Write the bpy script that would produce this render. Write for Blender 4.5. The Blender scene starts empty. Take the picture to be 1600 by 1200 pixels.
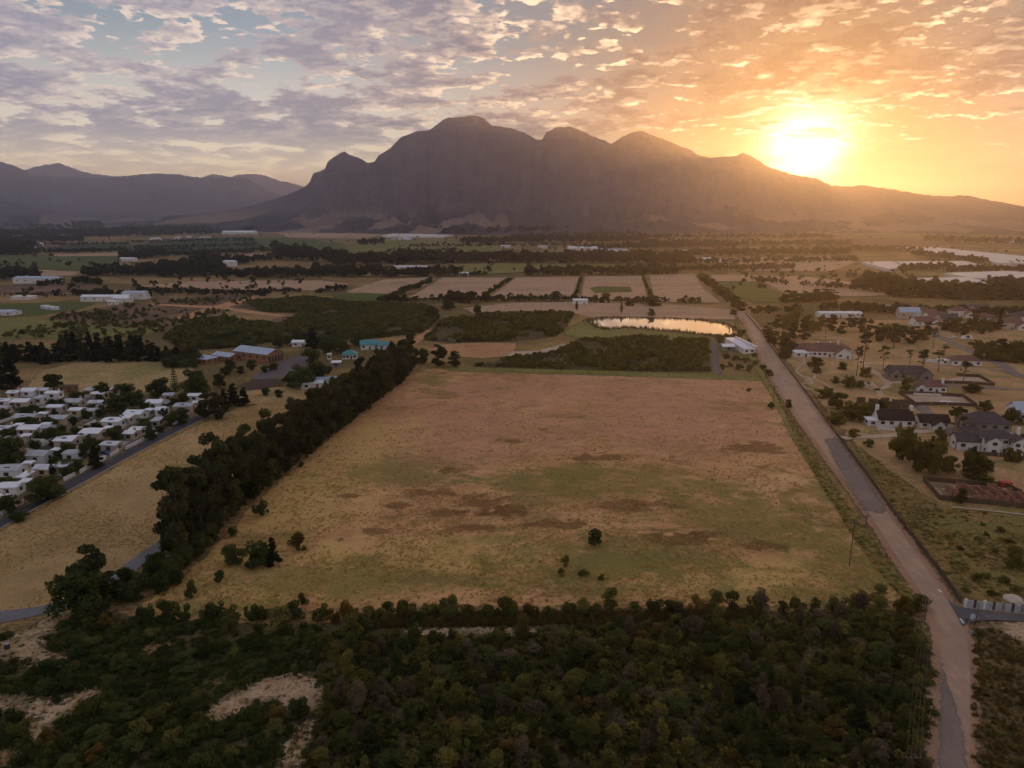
import bpy, bmesh, math, random
import numpy as np
from mathutils import Vector, Matrix, noise as mnoise

SC = bpy.context.scene
COL = SC.collection
R = math.radians
rng = np.random.default_rng(7)
random.seed(7)

# ------------------------------------------------------------------ camera
HC = 80.0                                  # drone height (m)
FPX = 1110.0                               # focal length in pixels of a 1600 px wide frame
PITCH = math.atan(265.0 / FPX)
cd = bpy.data.cameras.new('camera'); cam = bpy.data.objects.new('camera', cd); COL.objects.link(cam)
cam.location = (0, 0, HC); cam.rotation_euler = (math.pi / 2 - PITCH, 0, 0)
cd.sensor_width = 36.0; cd.lens = 36.0 * FPX / 1600.0
cd.clip_start = 0.5; cd.clip_end = 60000.0
SC.camera = cam
SP, CP = math.sin(PITCH), math.cos(PITCH)

# ------------------------------------------------------------------ sun and sky
SUN_EL, SUN_AZ = R(4.2), R(21.5)           # azimuth clockwise from +Y
SUN_DIR = Vector((math.sin(SUN_AZ) * math.cos(SUN_EL), math.cos(SUN_AZ) * math.cos(SUN_EL), math.sin(SUN_EL)))
sl = bpy.data.lights.new('sun', 'SUN'); sun = bpy.data.objects.new('sun', sl); COL.objects.link(sun)
sl.energy = 0.72; sl.angle = R(2.0); sl.color = (1.0, 0.44, 0.10)
sun.rotation_euler = SUN_DIR.to_track_quat('Z', 'Y').to_euler()
sun.location = (600, 1500, 900)

SC.view_settings.view_transform = 'Standard'; SC.view_settings.look = 'None'
SC.view_settings.gamma = 1.0; SC.view_settings.use_curve_mapping = False
SC.view_settings.exposure = 1.78

SC.render.engine = 'CYCLES'
cy = SC.cycles
cy.max_bounces = 5; cy.diffuse_bounces = 2; cy.glossy_bounces = 2; cy.transmission_bounces = 3
cy.transparent_max_bounces = 12; cy.volume_bounces = 0
cy.use_denoising = True
cy.use_adaptive_sampling = True; cy.adaptive_threshold = 0.03
cy.sample_clamp_indirect = 4.0

W = bpy.data.worlds.new('World'); SC.world = W; W.use_nodes = True
def build_world():
    nt = W.node_tree; nt.nodes.clear(); N = nt.nodes.new; L = nt.links.new
    def math_(op, a, b=None, clamp=False):
        n = N('ShaderNodeMath'); n.operation = op; n.use_clamp = clamp
        for i, v in enumerate((a, b)):
            if v is None: continue
            if isinstance(v, (int, float)): n.inputs[i].default_value = v
            else: L(v, n.inputs[i])
        return n.outputs[0]
    def vmath(op, a, b=None):
        n = N('ShaderNodeVectorMath'); n.operation = op
        for i, v in enumerate((a, b)):
            if v is None: continue
            if isinstance(v, (tuple, list, Vector)): n.inputs[i].default_value = v
            elif isinstance(v, (int, float)): n.inputs[3].default_value = v
            else: L(v, n.inputs[i])
        return n.outputs[1] if op == 'DOT_PRODUCT' else n.outputs[0]
    def maprange(v, a, b, c=0.0, d=1.0, smooth=True):
        n = N('ShaderNodeMapRange'); n.interpolation_type = 'SMOOTHSTEP' if smooth else 'LINEAR'
        L(v, n.inputs[0]); n.inputs[1].default_value = a; n.inputs[2].default_value = b
        n.inputs[3].default_value = c; n.inputs[4].default_value = d
        return n.outputs[0]
    def mix(f, a, b):
        n = N('ShaderNodeMix'); n.data_type = 'RGBA'
        if isinstance(f, (int, float)): n.inputs[0].default_value = f
        else: L(f, n.inputs[0])
        for s, v in ((6, a), (7, b)):
            if isinstance(v, tuple): n.inputs[s].default_value = (*v, 1)
            else: L(v, n.inputs[s])
        return n.outputs[2]
    def noise(vec, scale, detail=6, rough=0.55, dist=0.0):
        n = N('ShaderNodeTexNoise'); n.noise_dimensions = '3D'
        L(vec, n.inputs['Vector']); n.inputs['Scale'].default_value = scale
        n.inputs['Detail'].default_value = detail; n.inputs['Roughness'].default_value = rough
        n.inputs['Distortion'].default_value = dist
        return n.outputs['Fac']
    sky = N('ShaderNodeTexSky'); sky.sky_type = 'NISHITA'; sky.sun_disc = False
    sky.sun_elevation = SUN_EL; sky.sun_rotation = SUN_AZ
    sky.altitude = 300; sky.air_density = 1.0; sky.dust_density = 0.25; sky.ozone_density = 1.2
    tc = N('ShaderNodeTexCoord'); d = vmath('NORMALIZE', tc.outputs['Generated'])
    sep = N('ShaderNodeSeparateXYZ'); L(d, sep.inputs[0]); z = math_('MAXIMUM', sep.outputs[2], 0.0)
    zz = math_('ADD', z, 0.15)
    cmb = N('ShaderNodeCombineXYZ'); L(math_('DIVIDE', sep.outputs[0], zz), cmb.inputs[0]); L(math_('DIVIDE', sep.outputs[1], zz), cmb.inputs[1])
    L(math_('MULTIPLY', z, 3.0), cmb.inputs[2])
    p = vmath('ADD', cmb.outputs[0], (3.1, 7.7, 0.4))
    sdot = math_('MAXIMUM', vmath('DOT_PRODUCT', d, tuple(SUN_DIR)), 0.0)
    near = math_('POWER', sdot, 10.0)        # wide warm side of the sky
    tight = math_('POWER', sdot, 60.0)
    core = math_('POWER', sdot, 420.0)
    disc = math_('POWER', sdot, 1400.0)
    # --- cloud density, and the same field a step towards the sun for lit edges
    def density(pv, lo=False):
        big = noise(pv, 1.1, 2, 0.5)
        mid = noise(pv, 5.2, 4 if lo else 6, 0.56, 0.1)
        fine = noise(pv, 19.0, 2 if lo else 4, 0.60, 0.0)
        s = math_('ADD', math_('MULTIPLY', big, 0.50), math_('MULTIPLY', mid, 0.80))
        return math_('ADD', s, math_('MULTIPLY', fine, 0.30))     # mean about 0.76
    s0 = density(p)
    sunxy = Vector((SUN_DIR.x, SUN_DIR.y, 0)).normalized()
    s1 = density(vmath('ADD', p, tuple(sunxy * 0.05 + Vector((0, 0, 0.02)))), True)
    # closed deck away from the sun, broken cells towards it
    cover = math_('SUBTRACT', s0, math_('ADD', math_('MULTIPLY', near, 0.015), 0.04))
    dens = maprange(cover, 0.69, 0.73)
    thick = maprange(cover, 0.715, 0.85)
    lit = math_('ADD', math_('MULTIPLY', math_('SUBTRACT', s0, s1), 9.0), math_('SUBTRACT', 0.13, math_('MULTIPLY', near, 0.36)), clamp=True)
    thin = math_('SUBTRACT', 1.0, thick)
    lit = math_('ADD', math_('MULTIPLY', lit, math_('ADD', math_('MULTIPLY', thin, 0.7), 0.3)), math_('MULTIPLY', math_('MULTIPLY', thin, thin), math_('SUBTRACT', 0.35, math_('MULTIPLY', near, 0.32))), clamp=True)
    shadow_c = mix(near, (0.098, 0.096, 0.120), (0.012, 0.007, 0.005))
    light_c = mix(near, (0.27, 0.222, 0.192), (0.62, 0.42, 0.23))
    cloud = mix(lit, shadow_c, light_c)
    g1 = N('ShaderNodeVectorMath'); g1.operation = 'SCALE'; g1.inputs[0].default_value = (0.06, 0.03, 0.01); L(tight, g1.inputs[3])
    cloud = vmath('ADD', cloud, g1.outputs[0])
    # clear sky seen between: Nishita, a warm band low down, and the aureole of the sun
    warm = maprange(z, 0.02, 0.24, 1.0, 0.0)
    warmcol = mix(near, (0.23, 0.16, 0.125), (0.03, 0.01, 0.0))
    w1 = N('ShaderNodeVectorMath'); w1.operation = 'SCALE'; L(warmcol, w1.inputs[0]); L(warm, w1.inputs[3])
    def glow(f, c):
        g = N('ShaderNodeVectorMath'); g.operation = 'SCALE'; g.inputs[0].default_value = c; L(f, g.inputs[3]); return g.outputs[0]
    aure = vmath('ADD', glow(tight, (0.08, 0.035, 0.008)), glow(core, (0.36, 0.22, 0.10)))
    aure = vmath('ADD', aure, glow(disc, (1.25, 1.1, 0.85)))
    bg = N('ShaderNodeBackground'); L(mix(math_('MULTIPLY', near, 0.95), vmath('MULTIPLY', sky.outputs[0], (1.0, 0.90, 0.98)), (0.0, 0.0, 0.0)), bg.inputs[0]); bg.inputs[1].default_value = 0.05
    bw = N('ShaderNodeBackground'); L(vmath('ADD', w1.outputs[0], aure), bw.inputs[0]); bw.inputs[1].default_value = 1.0
    add = N('ShaderNodeAddShader'); L(bg.outputs[0], add.inputs[0]); L(bw.outputs[0], add.inputs[1])
    bc = N('ShaderNodeBackground'); L(vmath('ADD', cloud, vmath('ADD', glow(math_('MULTIPLY', core, thin), (0.40, 0.25, 0.12)), glow(math_('MULTIPLY', disc, math_('ADD', math_('MULTIPLY', thin, 0.85), 0.15)), (1.5, 1.3, 1.0)))), bc.inputs[0]); bc.inputs[1].default_value = 1.0
    # clouds thin out into the bright band just above the hills
    fade = maprange(z, 0.045, 0.12)
    fac = math_('MULTIPLY', math_('MULTIPLY', dens, 0.93), math_('ADD', math_('MULTIPLY', fade, 0.7), 0.3))
    ms = N('ShaderNodeMixShader'); L(fac, ms.inputs[0]); L(add.outputs[0], ms.inputs[1]); L(bc.outputs[0], ms.inputs[2])
    out = N('ShaderNodeOutputWorld'); L(ms.outputs[0], out.inputs[0])
build_world()

# ------------------------------------------------------------------ picture geometry: where a point of the photo meets the ground
def ray(px, py):
    u = (px - 800.0) / FPX; v = (py - 600.0) / FPX
    return np.array((u, CP - v * SP, -SP - v * CP))
def G(px, py, z=0.0):
    d = ray(px, py); t = (HC - z) / max(-d[2], 1e-4)
    return (d[0] * t, d[1] * t)
def M(px, py):
    """metres per photo pixel for something standing on the ground at (px, py)"""
    v = (py - 600.0) / FPX
    return HC / (SP + v * CP) / FPX

# ------------------------------------------------------------------ names, labels, meshes
def setp(o, label=None, cat=None, group=None, kind=None):
    if label: o['label'] = label
    if cat: o['category'] = cat
    if group: o['group'] = group
    if kind: o['kind'] = kind
    elif cat: o['kind'] = 'thing'
    return o
def empty(name, loc=(0, 0, 0), rz=0.0):
    o = bpy.data.objects.new(name, None); COL.objects.link(o)
    o.location = loc; o.rotation_euler = (0, 0, rz); o.empty_display_size = 0.5
    return o
def link(name, me, parent=None):
    o = bpy.data.objects.new(name, me); COL.objects.link(o)
    if parent is not None: o.parent = parent
    return o
def mesh_np(name, V, F, mat=None, smooth=False):
    """V (n,3) array, F (m,k) array or list of tuples"""
    me = bpy.data.meshes.new(name)
    V = np.asarray(V, dtype=np.float32)
    if isinstance(F, np.ndarray):
        m, k = F.shape
        me.vertices.add(len(V)); me.vertices.foreach_set('co', V.ravel())
        me.loops.add(m * k); me.loops.foreach_set('vertex_index', F.astype(np.int32).ravel())
        me.polygons.add(m); me.polygons.foreach_set('loop_start', np.arange(0, m * k, k, dtype=np.int32))
        me.polygons.foreach_set('loop_total', np.full(m, k, dtype=np.int32))
        me.update(calc_edges=True)
    else:
        me.from_pydata([tuple(map(float, v)) for v in V], [], [tuple(int(i) for i in f) for f in F]); me.update()
    if smooth: me.polygons.foreach_set('use_smooth', np.ones(len(me.polygons), dtype=bool))
    if mat: me.materials.append(mat)
    return me
class MB:
    """collects boxes, prisms and tubes into one mesh"""
    def __init__(s): s.v = []; s.f = []
    def add(s, V, F):
        b = len(s.v); s.v += [tuple(v) for v in V]; s.f += [tuple(i + b for i in f) for f in F]; return s
    def box(s, x0, x1, y0, y1, z0, z1):
        V = [(x0,y0,z0),(x1,y0,z0),(x1,y1,z0),(x0,y1,z0),(x0,y0,z1),(x1,y0,z1),(x1,y1,z1),(x0,y1,z1)]
        return s.add(V, [(0,3,2,1),(4,5,6,7),(0,1,5,4),(1,2,6,5),(2,3,7,6),(3,0,4,7)])
    def obox(s, a, b, w, z0, z1):
        """upright box along the ground line a-b"""
        ax, ay = a[:2]; bx, by = b[:2]; dx, dy = bx-ax, by-ay; l = math.hypot(dx, dy) or 1e-6
        nx, ny = -dy/l*w/2, dx/l*w/2
        V = [(ax-nx,ay-ny,z0),(bx-nx,by-ny,z0),(bx+nx,by+ny,z0),(ax+nx,ay+ny,z0)]
        V += [(x,y,z1) for x,y,_ in V]
        return s.add(V, [(0,3,2,1),(4,5,6,7),(0,1,5,4),(1,2,6,5),(2,3,7,6),(3,0,4,7)])
    def tube(s, pts, rad, n=6, cap=True):
        pts = [Vector(p) for p in pts]
        if isinstance(rad, (int, float)): rad = [rad] * len(pts)
        b = len(s.v); up = Vector((0, 0, 1))
        for i, p in enumerate(pts):
            t = (pts[min(i+1, len(pts)-1)] - pts[max(i-1, 0)]).normalized()
            a = t.cross(up if abs(t.z) < 0.95 else Vector((1, 0, 0))).normalized(); c = t.cross(a)
            for k in range(n):
                an = 2*math.pi*k/n; s.v.append(tuple(p + (a*math.cos(an) + c*math.sin(an)) * rad[i]))
        for i in range(len(pts)-1):
            for k in range(n):
                k2 = (k+1) % n; s.f.append((b+i*n+k, b+i*n+k2, b+(i+1)*n+k2, b+(i+1)*n+k))
        if cap:
            s.f.append(tuple(b+k for k in range(n))[::-1]); s.f.append(tuple(b+(len(pts)-1)*n+k for k in range(n)))
        return s
    def mesh(s, name, mat=None, smooth=False): return mesh_np(name, s.v, s.f, mat, smooth)
    def build(s, name, mat=None, parent=None, smooth=False): return link(name, s.mesh(name, mat, smooth), parent)
def copy_tree(o, parent=None):
    c = o.copy(); COL.objects.link(c); c.parent = parent
    for ch in list(o.children): copy_tree(ch, c)
    return c
ONES = 'zeroth first second third fourth fifth sixth seventh eighth ninth tenth eleventh twelfth thirteenth fourteenth fifteenth sixteenth seventeenth eighteenth nineteenth'.split()
TENS = {20: 'twent', 30: 'thirt', 40: 'fort', 50: 'fift', 60: 'sixt', 70: 'sevent', 80: 'eight', 90: 'ninet'}
def ordinal(n):
    if n < 20: return ONES[n]
    if n >= 100: return 'hundred and ' + ordinal(n - 100) if n > 100 else 'hundredth'
    t = TENS[n // 10 * 10]
    return t + 'ieth' if n % 10 == 0 else t + 'y-' + ONES[n % 10]

# ------------------------------------------------------------------ materials
def nodes_of(name):
    m = bpy.data.materials.new(name); m.use_nodes = True
    nt = m.node_tree; nt.nodes.clear()
    return m, nt
class NT:
    def __init__(s, nt): s.nt = nt
    def n(s, t): return s.nt.nodes.new(t)
    def l(s, a, b): s.nt.links.new(a, b)
    def pos(s):
        return s.n('ShaderNodeNewGeometry').outputs['Position']
    def noise(s, vec, scale, detail=4, rough=0.55, dist=0.0):
        n = s.n('ShaderNodeTexNoise')
        if vec is not None: s.l(vec, n.inputs['Vector'])
        n.inputs['Scale'].default_value = scale; n.inputs['Detail'].default_value = detail
        n.inputs['Roughness'].default_value = rough; n.inputs['Distortion'].default_value = dist
        return n.outputs['Fac']
    def ramp(s, fac, stops, interp='LINEAR'):
        r = s.n('ShaderNodeValToRGB'); s.l(fac, r.inputs[0]); e = r.color_ramp.elements; r.color_ramp.interpolation = interp
        while len(e) < len(stops): e.new(0.5)
        for el, (p, c) in zip(e, stops): el.position = p; el.color = (*c, 1) if len(c) == 3 else c
        return r.outputs[0]
    def mix(s, f, a, b, mode='MIX'):
        n = s.n('ShaderNodeMix'); n.data_type = 'RGBA'; n.blend_type = mode
        if isinstance(f, (int, float)): n.inputs[0].default_value = f
        else: s.l(f, n.inputs[0])
        for k, v in ((6, a), (7, b)):
            if isinstance(v, tuple): n.inputs[k].default_value = (*v, 1)
            else: s.l(v, n.inputs[k])
        return n.outputs[2]
    def math(s, op, a, b=None, clamp=False):
        n = s.n('ShaderNodeMath'); n.operation = op; n.use_clamp = clamp
        for i, v in enumerate((a, b)):
            if v is None: continue
            if isinstance(v, (int, float)): n.inputs[i].default_value = v
            else: s.l(v, n.inputs[i])
        return n.outputs[0]
    def range(s, v, a, b, c=0.0, d=1.0):
        n = s.n('ShaderNodeMapRange'); n.interpolation_type = 'SMOOTHSTEP'; s.l(v, n.inputs[0])
        for i, x in enumerate((a, b, c, d)): n.inputs[i+1].default_value = x
        return n.outputs[0]
    def scale(s, vec, xyz):
        n = s.n('ShaderNodeVectorMath'); n.operation = 'MULTIPLY'; s.l(vec, n.inputs[0]); n.inputs[1].default_value = xyz
        return n.outputs[0]
    def blob(s, vec, c, rad, rot=0.0, wob=None, soft=0.55):
        """1 inside an ellipse on the ground (a real patch of other growth), 0 outside"""
        m = s.n('ShaderNodeMapping'); m.vector_type = 'TEXTURE'; s.l(vec, m.inputs[0])
        m.inputs[1].default_value = (c[0], c[1], 0); m.inputs[2].default_value = (0, 0, rot); m.inputs[3].default_value = (rad[0], rad[1], 1e5)
        ln = s.n('ShaderNodeVectorMath'); ln.operation = 'LENGTH'; s.l(m.outputs[0], ln.inputs[0]); v = ln.outputs[1]
        if wob is not None: v = s.math('ADD', v, s.math('MULTIPLY', s.math('SUBTRACT', wob, 0.5), 2.4))
        return s.range(v, 1.0 + soft * 0.3, 1.0 - soft, 0.0, 1.0)
    def principled(s, col, rough=0.9, bump=None, bdist=0.1, alpha=None, spec=0.2, metal=0.0, bstr=0.6):
        b = s.n('ShaderNodeBsdfPrincipled')
        if isinstance(col, tuple): b.inputs['Base Color'].default_value = (*col, 1)
        else: s.l(col, b.inputs['Base Color'])
        if isinstance(rough, (int, float)): b.inputs['Roughness'].default_value = rough
        else: s.l(rough, b.inputs['Roughness'])
        b.inputs['Specular IOR Level'].default_value = spec; b.inputs['Metallic'].default_value = metal
        if bump is not None:
            k = s.n('ShaderNodeBump'); k.inputs['Strength'].default_value = bstr; k.inputs['Distance'].default_value = bdist
            s.l(bump, k.inputs['Height']); s.l(k.outputs[0], b.inputs['Normal'])
        o = s.n('ShaderNodeOutputMaterial')
        if alpha is None: s.l(b.outputs[0], o.inputs[0])
        else:
            t = s.n('ShaderNodeBsdfTransparent'); ms = s.n('ShaderNodeMixShader')
            s.l(alpha, ms.inputs[0]); s.l(t.outputs[0], ms.inputs[1]); s.l(b.outputs[0], ms.inputs[2]); s.l(ms.outputs[0], o.inputs[0])
        return b
def plain(name, col, rough=0.8, spec=0.3, metal=0.0, var=0.12, scale=1.5):
    m, nt = nodes_of(name); t = NT(nt); p = t.n('ShaderNodeTexCoord').outputs['Object']
    n = t.noise(p, scale, 5, 0.6)
    lo = tuple(c * (1 - var) for c in col); hi = tuple(min(1, c * (1 + var)) for c in col)
    t.principled(t.ramp(n, [(0.3, lo), (0.7, hi)]), rough, spec=spec, metal=metal)
    return m
def edge_alpha(t, pos, nscale, amount=0.55):
    """ragged border from the 'edge' attribute (0 at the rim, 1 inside)"""
    a = t.n('ShaderNodeAttribute'); a.attribute_name = 'edge'
    n = t.noise(pos, nscale, 5, 0.65)
    v = t.math('ADD', a.outputs['Fac'], t.math('MULTIPLY', t.math('SUBTRACT', n, 0.5), amount * 2))
    return t.range(v, 0.38, 0.62)
def ground_mat(name, cols, s_big=0.012, s_mid=0.09, s_fine=1.1, feather=True, green=None, gamt=0.5, streak=1.0, bump=0.12, grain=1.0, rag=0.55):
    """dry veld: big tonal patches, mid mottling and tuft-sized grain; cols = dark, mid, light"""
    m, nt = nodes_of(name); t = NT(nt); p = t.pos()
    ps = t.scale(p, (1.0, streak, 1.0))
    nb = t.noise(ps, s_big, 4, 0.6, 0.4); nm = t.noise(ps, s_mid, 5, 0.65, 0.3); nf = t.noise(p, s_fine, 5, 0.72)
    f = t.math('ADD', t.math('MULTIPLY', nb, 0.42), t.math('ADD', t.math('MULTIPLY', nm, 0.33), t.math('MULTIPLY', nf, 0.25)))
    c = t.ramp(f, [(0.36, cols[0]), (0.49, cols[1]), (0.62, cols[2])])
    if green is not None:
        gm = t.range(t.noise(t.scale(p, (1, 1, 1)), s_big * 1.9, 5, 0.62, 0.5), 0.62 - gamt * 0.2, 0.72 - gamt * 0.2)
        c = t.mix(t.math('MULTIPLY', gm, 0.75), c, green)
    vor = t.range(nf, 0.42, 0.62)
    c = t.mix(t.math('MULTIPLY', vor, 0.35 * grain), c, tuple(min(1, x * 1.55) for x in cols[2]))
    c = t.mix(t.math('MULTIPLY', t.range(nf, 0.50, 0.34), 0.5 * grain), c, tuple(x * 0.5 for x in cols[0]))
    al = edge_alpha(t, p, s_mid * 2.5, rag) if feather else None
    t.principled(c, 0.95, bump=nf, bdist=bump, alpha=al, spec=0.05)
    return m
# ------------------------------------------------------------------ terrain
M_VELD = ground_mat('dry_veld', [(0.085, 0.068, 0.028), (0.22, 0.15, 0.062), (0.37, 0.245, 0.11)], s_big=0.004, s_mid=0.03, s_fine=0.8, feather=False, green=(0.040, 0.048, 0.016), gamt=0.8, streak=2.2)
def make_ground():
    # one sheet out to the horizon; finer towards the middle
    xs = np.concatenate([-np.geomspace(14000, 60, 26), np.linspace(-50, 50, 5), np.geomspace(60, 14000, 26)])
    X, Y = np.meshgrid(xs, xs); V = np.stack([X.ravel(), Y.ravel(), np.zeros(X.size)], 1)
    n = len(xs); i = np.arange(n * n).reshape(n, n)
    F = np.stack([i[:-1, :-1].ravel(), i[:-1, 1:].ravel(), i[1:, 1:].ravel(), i[1:, :-1].ravel()], 1)
    o = link('ground', mesh_np('ground', V, F, M_VELD)); setp(o, 'flat dry valley floor stretching to the foot of the mountains', None, None, 'structure')
make_ground()

def fbm(x, y, oct=5, seed=0.0, ridged=False):
    v = np.zeros_like(x); a = 1.0; f = 1.0; tot = 0.0
    for k in range(oct):
        it = np.nditer([x, y, None], op_dtypes=[float, float, float])
        for xx, yy, r in it:
            q = mnoise.noise((float(xx) * f + seed, float(yy) * f - seed * 1.7, seed + k * 3.1))
            r[...] = 1 - abs(q) * 2 if ridged else q
        v += a * it.operands[2]; tot += a; a *= 0.5; f *= 2.03
    return v / tot

def mountain_mat(name, rock, scrub, tan):
    m, nt = nodes_of(name); t = NT(nt); p = t.pos()
    n1 = t.noise(p, 0.0022, 6, 0.62, 0.4); n2 = t.noise(p, 0.012, 6, 0.65)
    c = t.mix(t.range(n1, 0.42, 0.58), rock, scrub)
    c = t.mix(t.math('MULTIPLY', t.range(n2, 0.5, 0.66), 0.5), c, tuple(x * 1.7 for x in rock))
    st = t.noise(t.scale(p, (1, 1, 0.16)), 0.011, 6, 0.7, 0.3); c = t.mix(t.math('MULTIPLY', t.range(st, 0.50, 0.62), 0.35), c, tuple(x * 1.7 for x in rock)); c = t.mix(t.math('MULTIPLY', t.range(st, 0.48, 0.38), 0.4), c, tuple(x * 0.6 for x in scrub))
    ly = t.noise(t.scale(p, (0.12, 0.12, 1)), 0.03, 4, 0.6, 0.4); c = t.mix(t.math('MULTIPLY', t.range(ly, 0.54, 0.62), 0.2), c, tuple(x * 1.6 for x in rock))
    vs = t.n('ShaderNodeTexVoronoi'); vs.inputs['Scale'].default_value = 0.0085; vs.inputs['Randomness'].default_value = 0.9
    t.l(t.scale(p, (0.55, 0.35, 0.0)), vs.inputs['Vector'])
    sp = t.n('ShaderNodeSeparateXYZ'); t.l(p, sp.inputs[0])
    low = t.range(t.math('ADD', sp.outputs[2], t.math('MULTIPLY', n1, 70.0)), 160.0, 75.0)
    fld = t.ramp(t.n('ShaderNodeSeparateColor').outputs[0], [(0, (0, 0, 0)), (1, (1, 1, 1))])
    sc = fld.node.inputs[0].links[0].from_node; t.l(vs.outputs['Color'], sc.inputs[0])
    fields = t.ramp(sc.outputs[0], [(0.0, scrub), (0.40, scrub), (0.43, tan), (0.68, tuple(x * 0.75 for x in tan)), (0.71, tuple(x * 0.6 for x in scrub)), (1.0, scrub)], 'CONSTANT')
    c = t.mix(low, c, fields)
    t.principled(c, 0.95, bump=n2, bdist=30.0, spec=0.05, bstr=0.8)
    return m

def mountain(name, label, ridge, dist, foot, mat, back=1.35, px_step=3.0, rows=70, spur=0.17, cliff=1.0, seed=1.0, wob=0.0):
    """terrain whose skyline follows ridge [(photo x, photo y)...] at the real distance dist(px); the ground falls to `foot` in front and away behind"""
    rx = np.array([r[0] for r in ridge], float); ry = np.array([r[1] for r in ridge], float)
    px = np.arange(rx[0], rx[-1] + 0.1, px_step)
    py = np.interp(px, rx, ry)
    jag = np.array([mnoise.noise((float(a) * 0.11, seed, 0.3)) + 0.6 * mnoise.noise((float(a) * 0.33, seed, 1.3)) for a in px])
    py = py + jag * 1.5
    u = (px - 800) / FPX; v = (py - 600) / FPX
    dx = u; dy = CP - v * SP; dz = -SP - v * CP
    hor = np.hypot(dx, dy); az = np.arctan2(dx, dy); tanel = dz / hor
    D = np.array([dist(a) for a in px]); Fo = np.array([foot(a) for a in px])
    Hr = HC + tanel * D                                # ridge height
    s = np.concatenate([np.linspace(0, 1, rows), 1 + (back - 1) * np.linspace(0.04, 1, 14)])
    S, AZ = np.meshgrid(s, az, indexing='ij')
    Rr = np.where(S <= 1, Fo + (D - Fo) * S, D * S)
    x = Rr * np.sin(AZ); y = Rr * np.cos(AZ)
    n = fbm(x / 900.0, y / 900.0, 5, seed, True)
    n2 = fbm(x / 260.0, y / 260.0, 4, seed + 5)
    gul = fbm(AZ * 34.0 + n2 * 0.35, S * 1.1, 4, seed + 9, True)   # gullies running down the face
    c1 = 0.30 * S ** 1.25
    c2 = np.clip((S - 0.50) / 0.50, 0, 1); c2 = c2 * c2 * (3 - 2 * c2)
    prof = c1 + (0.70) * (c2 ** cliff)
    prof = np.where(S > 1, 1 - ((S - 1) / max(back - 1, 1e-3)) ** 1.2, prof)
    env = np.sin(np.clip(S, 0, 1) * math.pi) ** 0.8
    env = np.where(S > 1, 0.15, env)
    h = Hr[None, :] * (prof + env * (spur * (n - 0.45) + spur * 0.9 * (gul - 0.5)) + env * 0.03 * n2)
    lim = np.where(S < 1, HC + (tanel[None, :] * Rr) - 2.0, 1e9)     # nothing in front may stand above the skyline
    h = np.minimum(h, np.where(S < 0.995, np.maximum(lim - (1 - S) * 12, -5), 1e9))
    h = np.where(S == 0, -6.0, np.maximum(h, -6.0))
    h[-1, :] = -6
    V = np.stack([x.ravel(), y.ravel(), h.ravel()], 1)
    a, b = S.shape; i = np.arange(a * b).reshape(a, b)
    F = np.stack([i[:-1, :-1].ravel(), i[:-1, 1:].ravel(), i[1:, 1:].ravel(), i[1:, :-1].ravel()], 1)
    o = link(name, mesh_np(name, V, F, mat, True)); setp(o, label, None, None, 'structure')
    return float(h.max())
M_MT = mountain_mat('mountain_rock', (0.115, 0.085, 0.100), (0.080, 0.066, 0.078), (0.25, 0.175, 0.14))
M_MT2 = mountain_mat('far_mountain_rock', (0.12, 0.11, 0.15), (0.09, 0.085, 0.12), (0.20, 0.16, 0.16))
main = [(250,338),(330,332),(380,324),(430,311),(470,295),(485,285),(488,272),(508,264),(512,252),(530,240),(538,236),(548,243),(560,246),(575,254),(585,254),(591,243),(610,232),(620,220),(628,214),(645,206),(672,203),(685,192),(700,184),(720,183),(740,180),(755,184),(768,196),(800,200),(820,208),(840,218),(848,218),(852,208),(868,200),(885,197),(905,202),(925,212),(945,220),(955,224),(965,219),(985,207),(1003,204),(1020,211),(1050,223),(1080,235),(1090,242),(1110,246),(1130,245),(1150,243),(1162,238),(1172,243),(1200,260),(1240,273),(1275,278),(1300,290),(1330,291),(1345,289),(1380,294),(1420,300),(1450,305),(1480,307),(1510,305),(1550,313),(1600,322),(1700,328),(1850,334),(2050,338)]
TOP = mountain('mountain', 'great rugged mountain massif with three rounded summits and the sun setting over its ridge', main, lambda a: 4500 + 1100 * np.clip((a - 880) / 420, 0, 1) ** 1.2 + 300 * np.clip((600 - a) / 300, 0, 1), lambda a: 2900 + 700 * np.clip((700 - a) / 400, 0, 1) + 600 * np.clip((a - 880) / 420, 0, 1), M_MT, seed=2.3, cliff=1.25)
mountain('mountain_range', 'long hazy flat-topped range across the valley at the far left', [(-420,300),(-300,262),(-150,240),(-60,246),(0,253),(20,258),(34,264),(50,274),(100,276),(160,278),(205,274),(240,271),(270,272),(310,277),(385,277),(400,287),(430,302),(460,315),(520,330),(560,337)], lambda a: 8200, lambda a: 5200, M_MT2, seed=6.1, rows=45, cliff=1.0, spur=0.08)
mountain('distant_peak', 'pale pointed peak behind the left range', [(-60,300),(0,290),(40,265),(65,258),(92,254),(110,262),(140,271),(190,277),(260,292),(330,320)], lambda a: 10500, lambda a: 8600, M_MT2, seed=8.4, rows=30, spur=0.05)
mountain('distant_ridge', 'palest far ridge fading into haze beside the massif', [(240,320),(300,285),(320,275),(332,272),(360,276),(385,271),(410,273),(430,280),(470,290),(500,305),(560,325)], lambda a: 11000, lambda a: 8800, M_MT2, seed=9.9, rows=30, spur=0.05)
mountain('low_hill', 'low brown hill at the left edge below the far range', [(-400,300),(-250,298),(-100,300),(0,311),(30,318),(70,328),(110,336)], lambda a: 5000, lambda a: 4200, M_MT2, seed=4.4, rows=24, spur=0.05)

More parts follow.
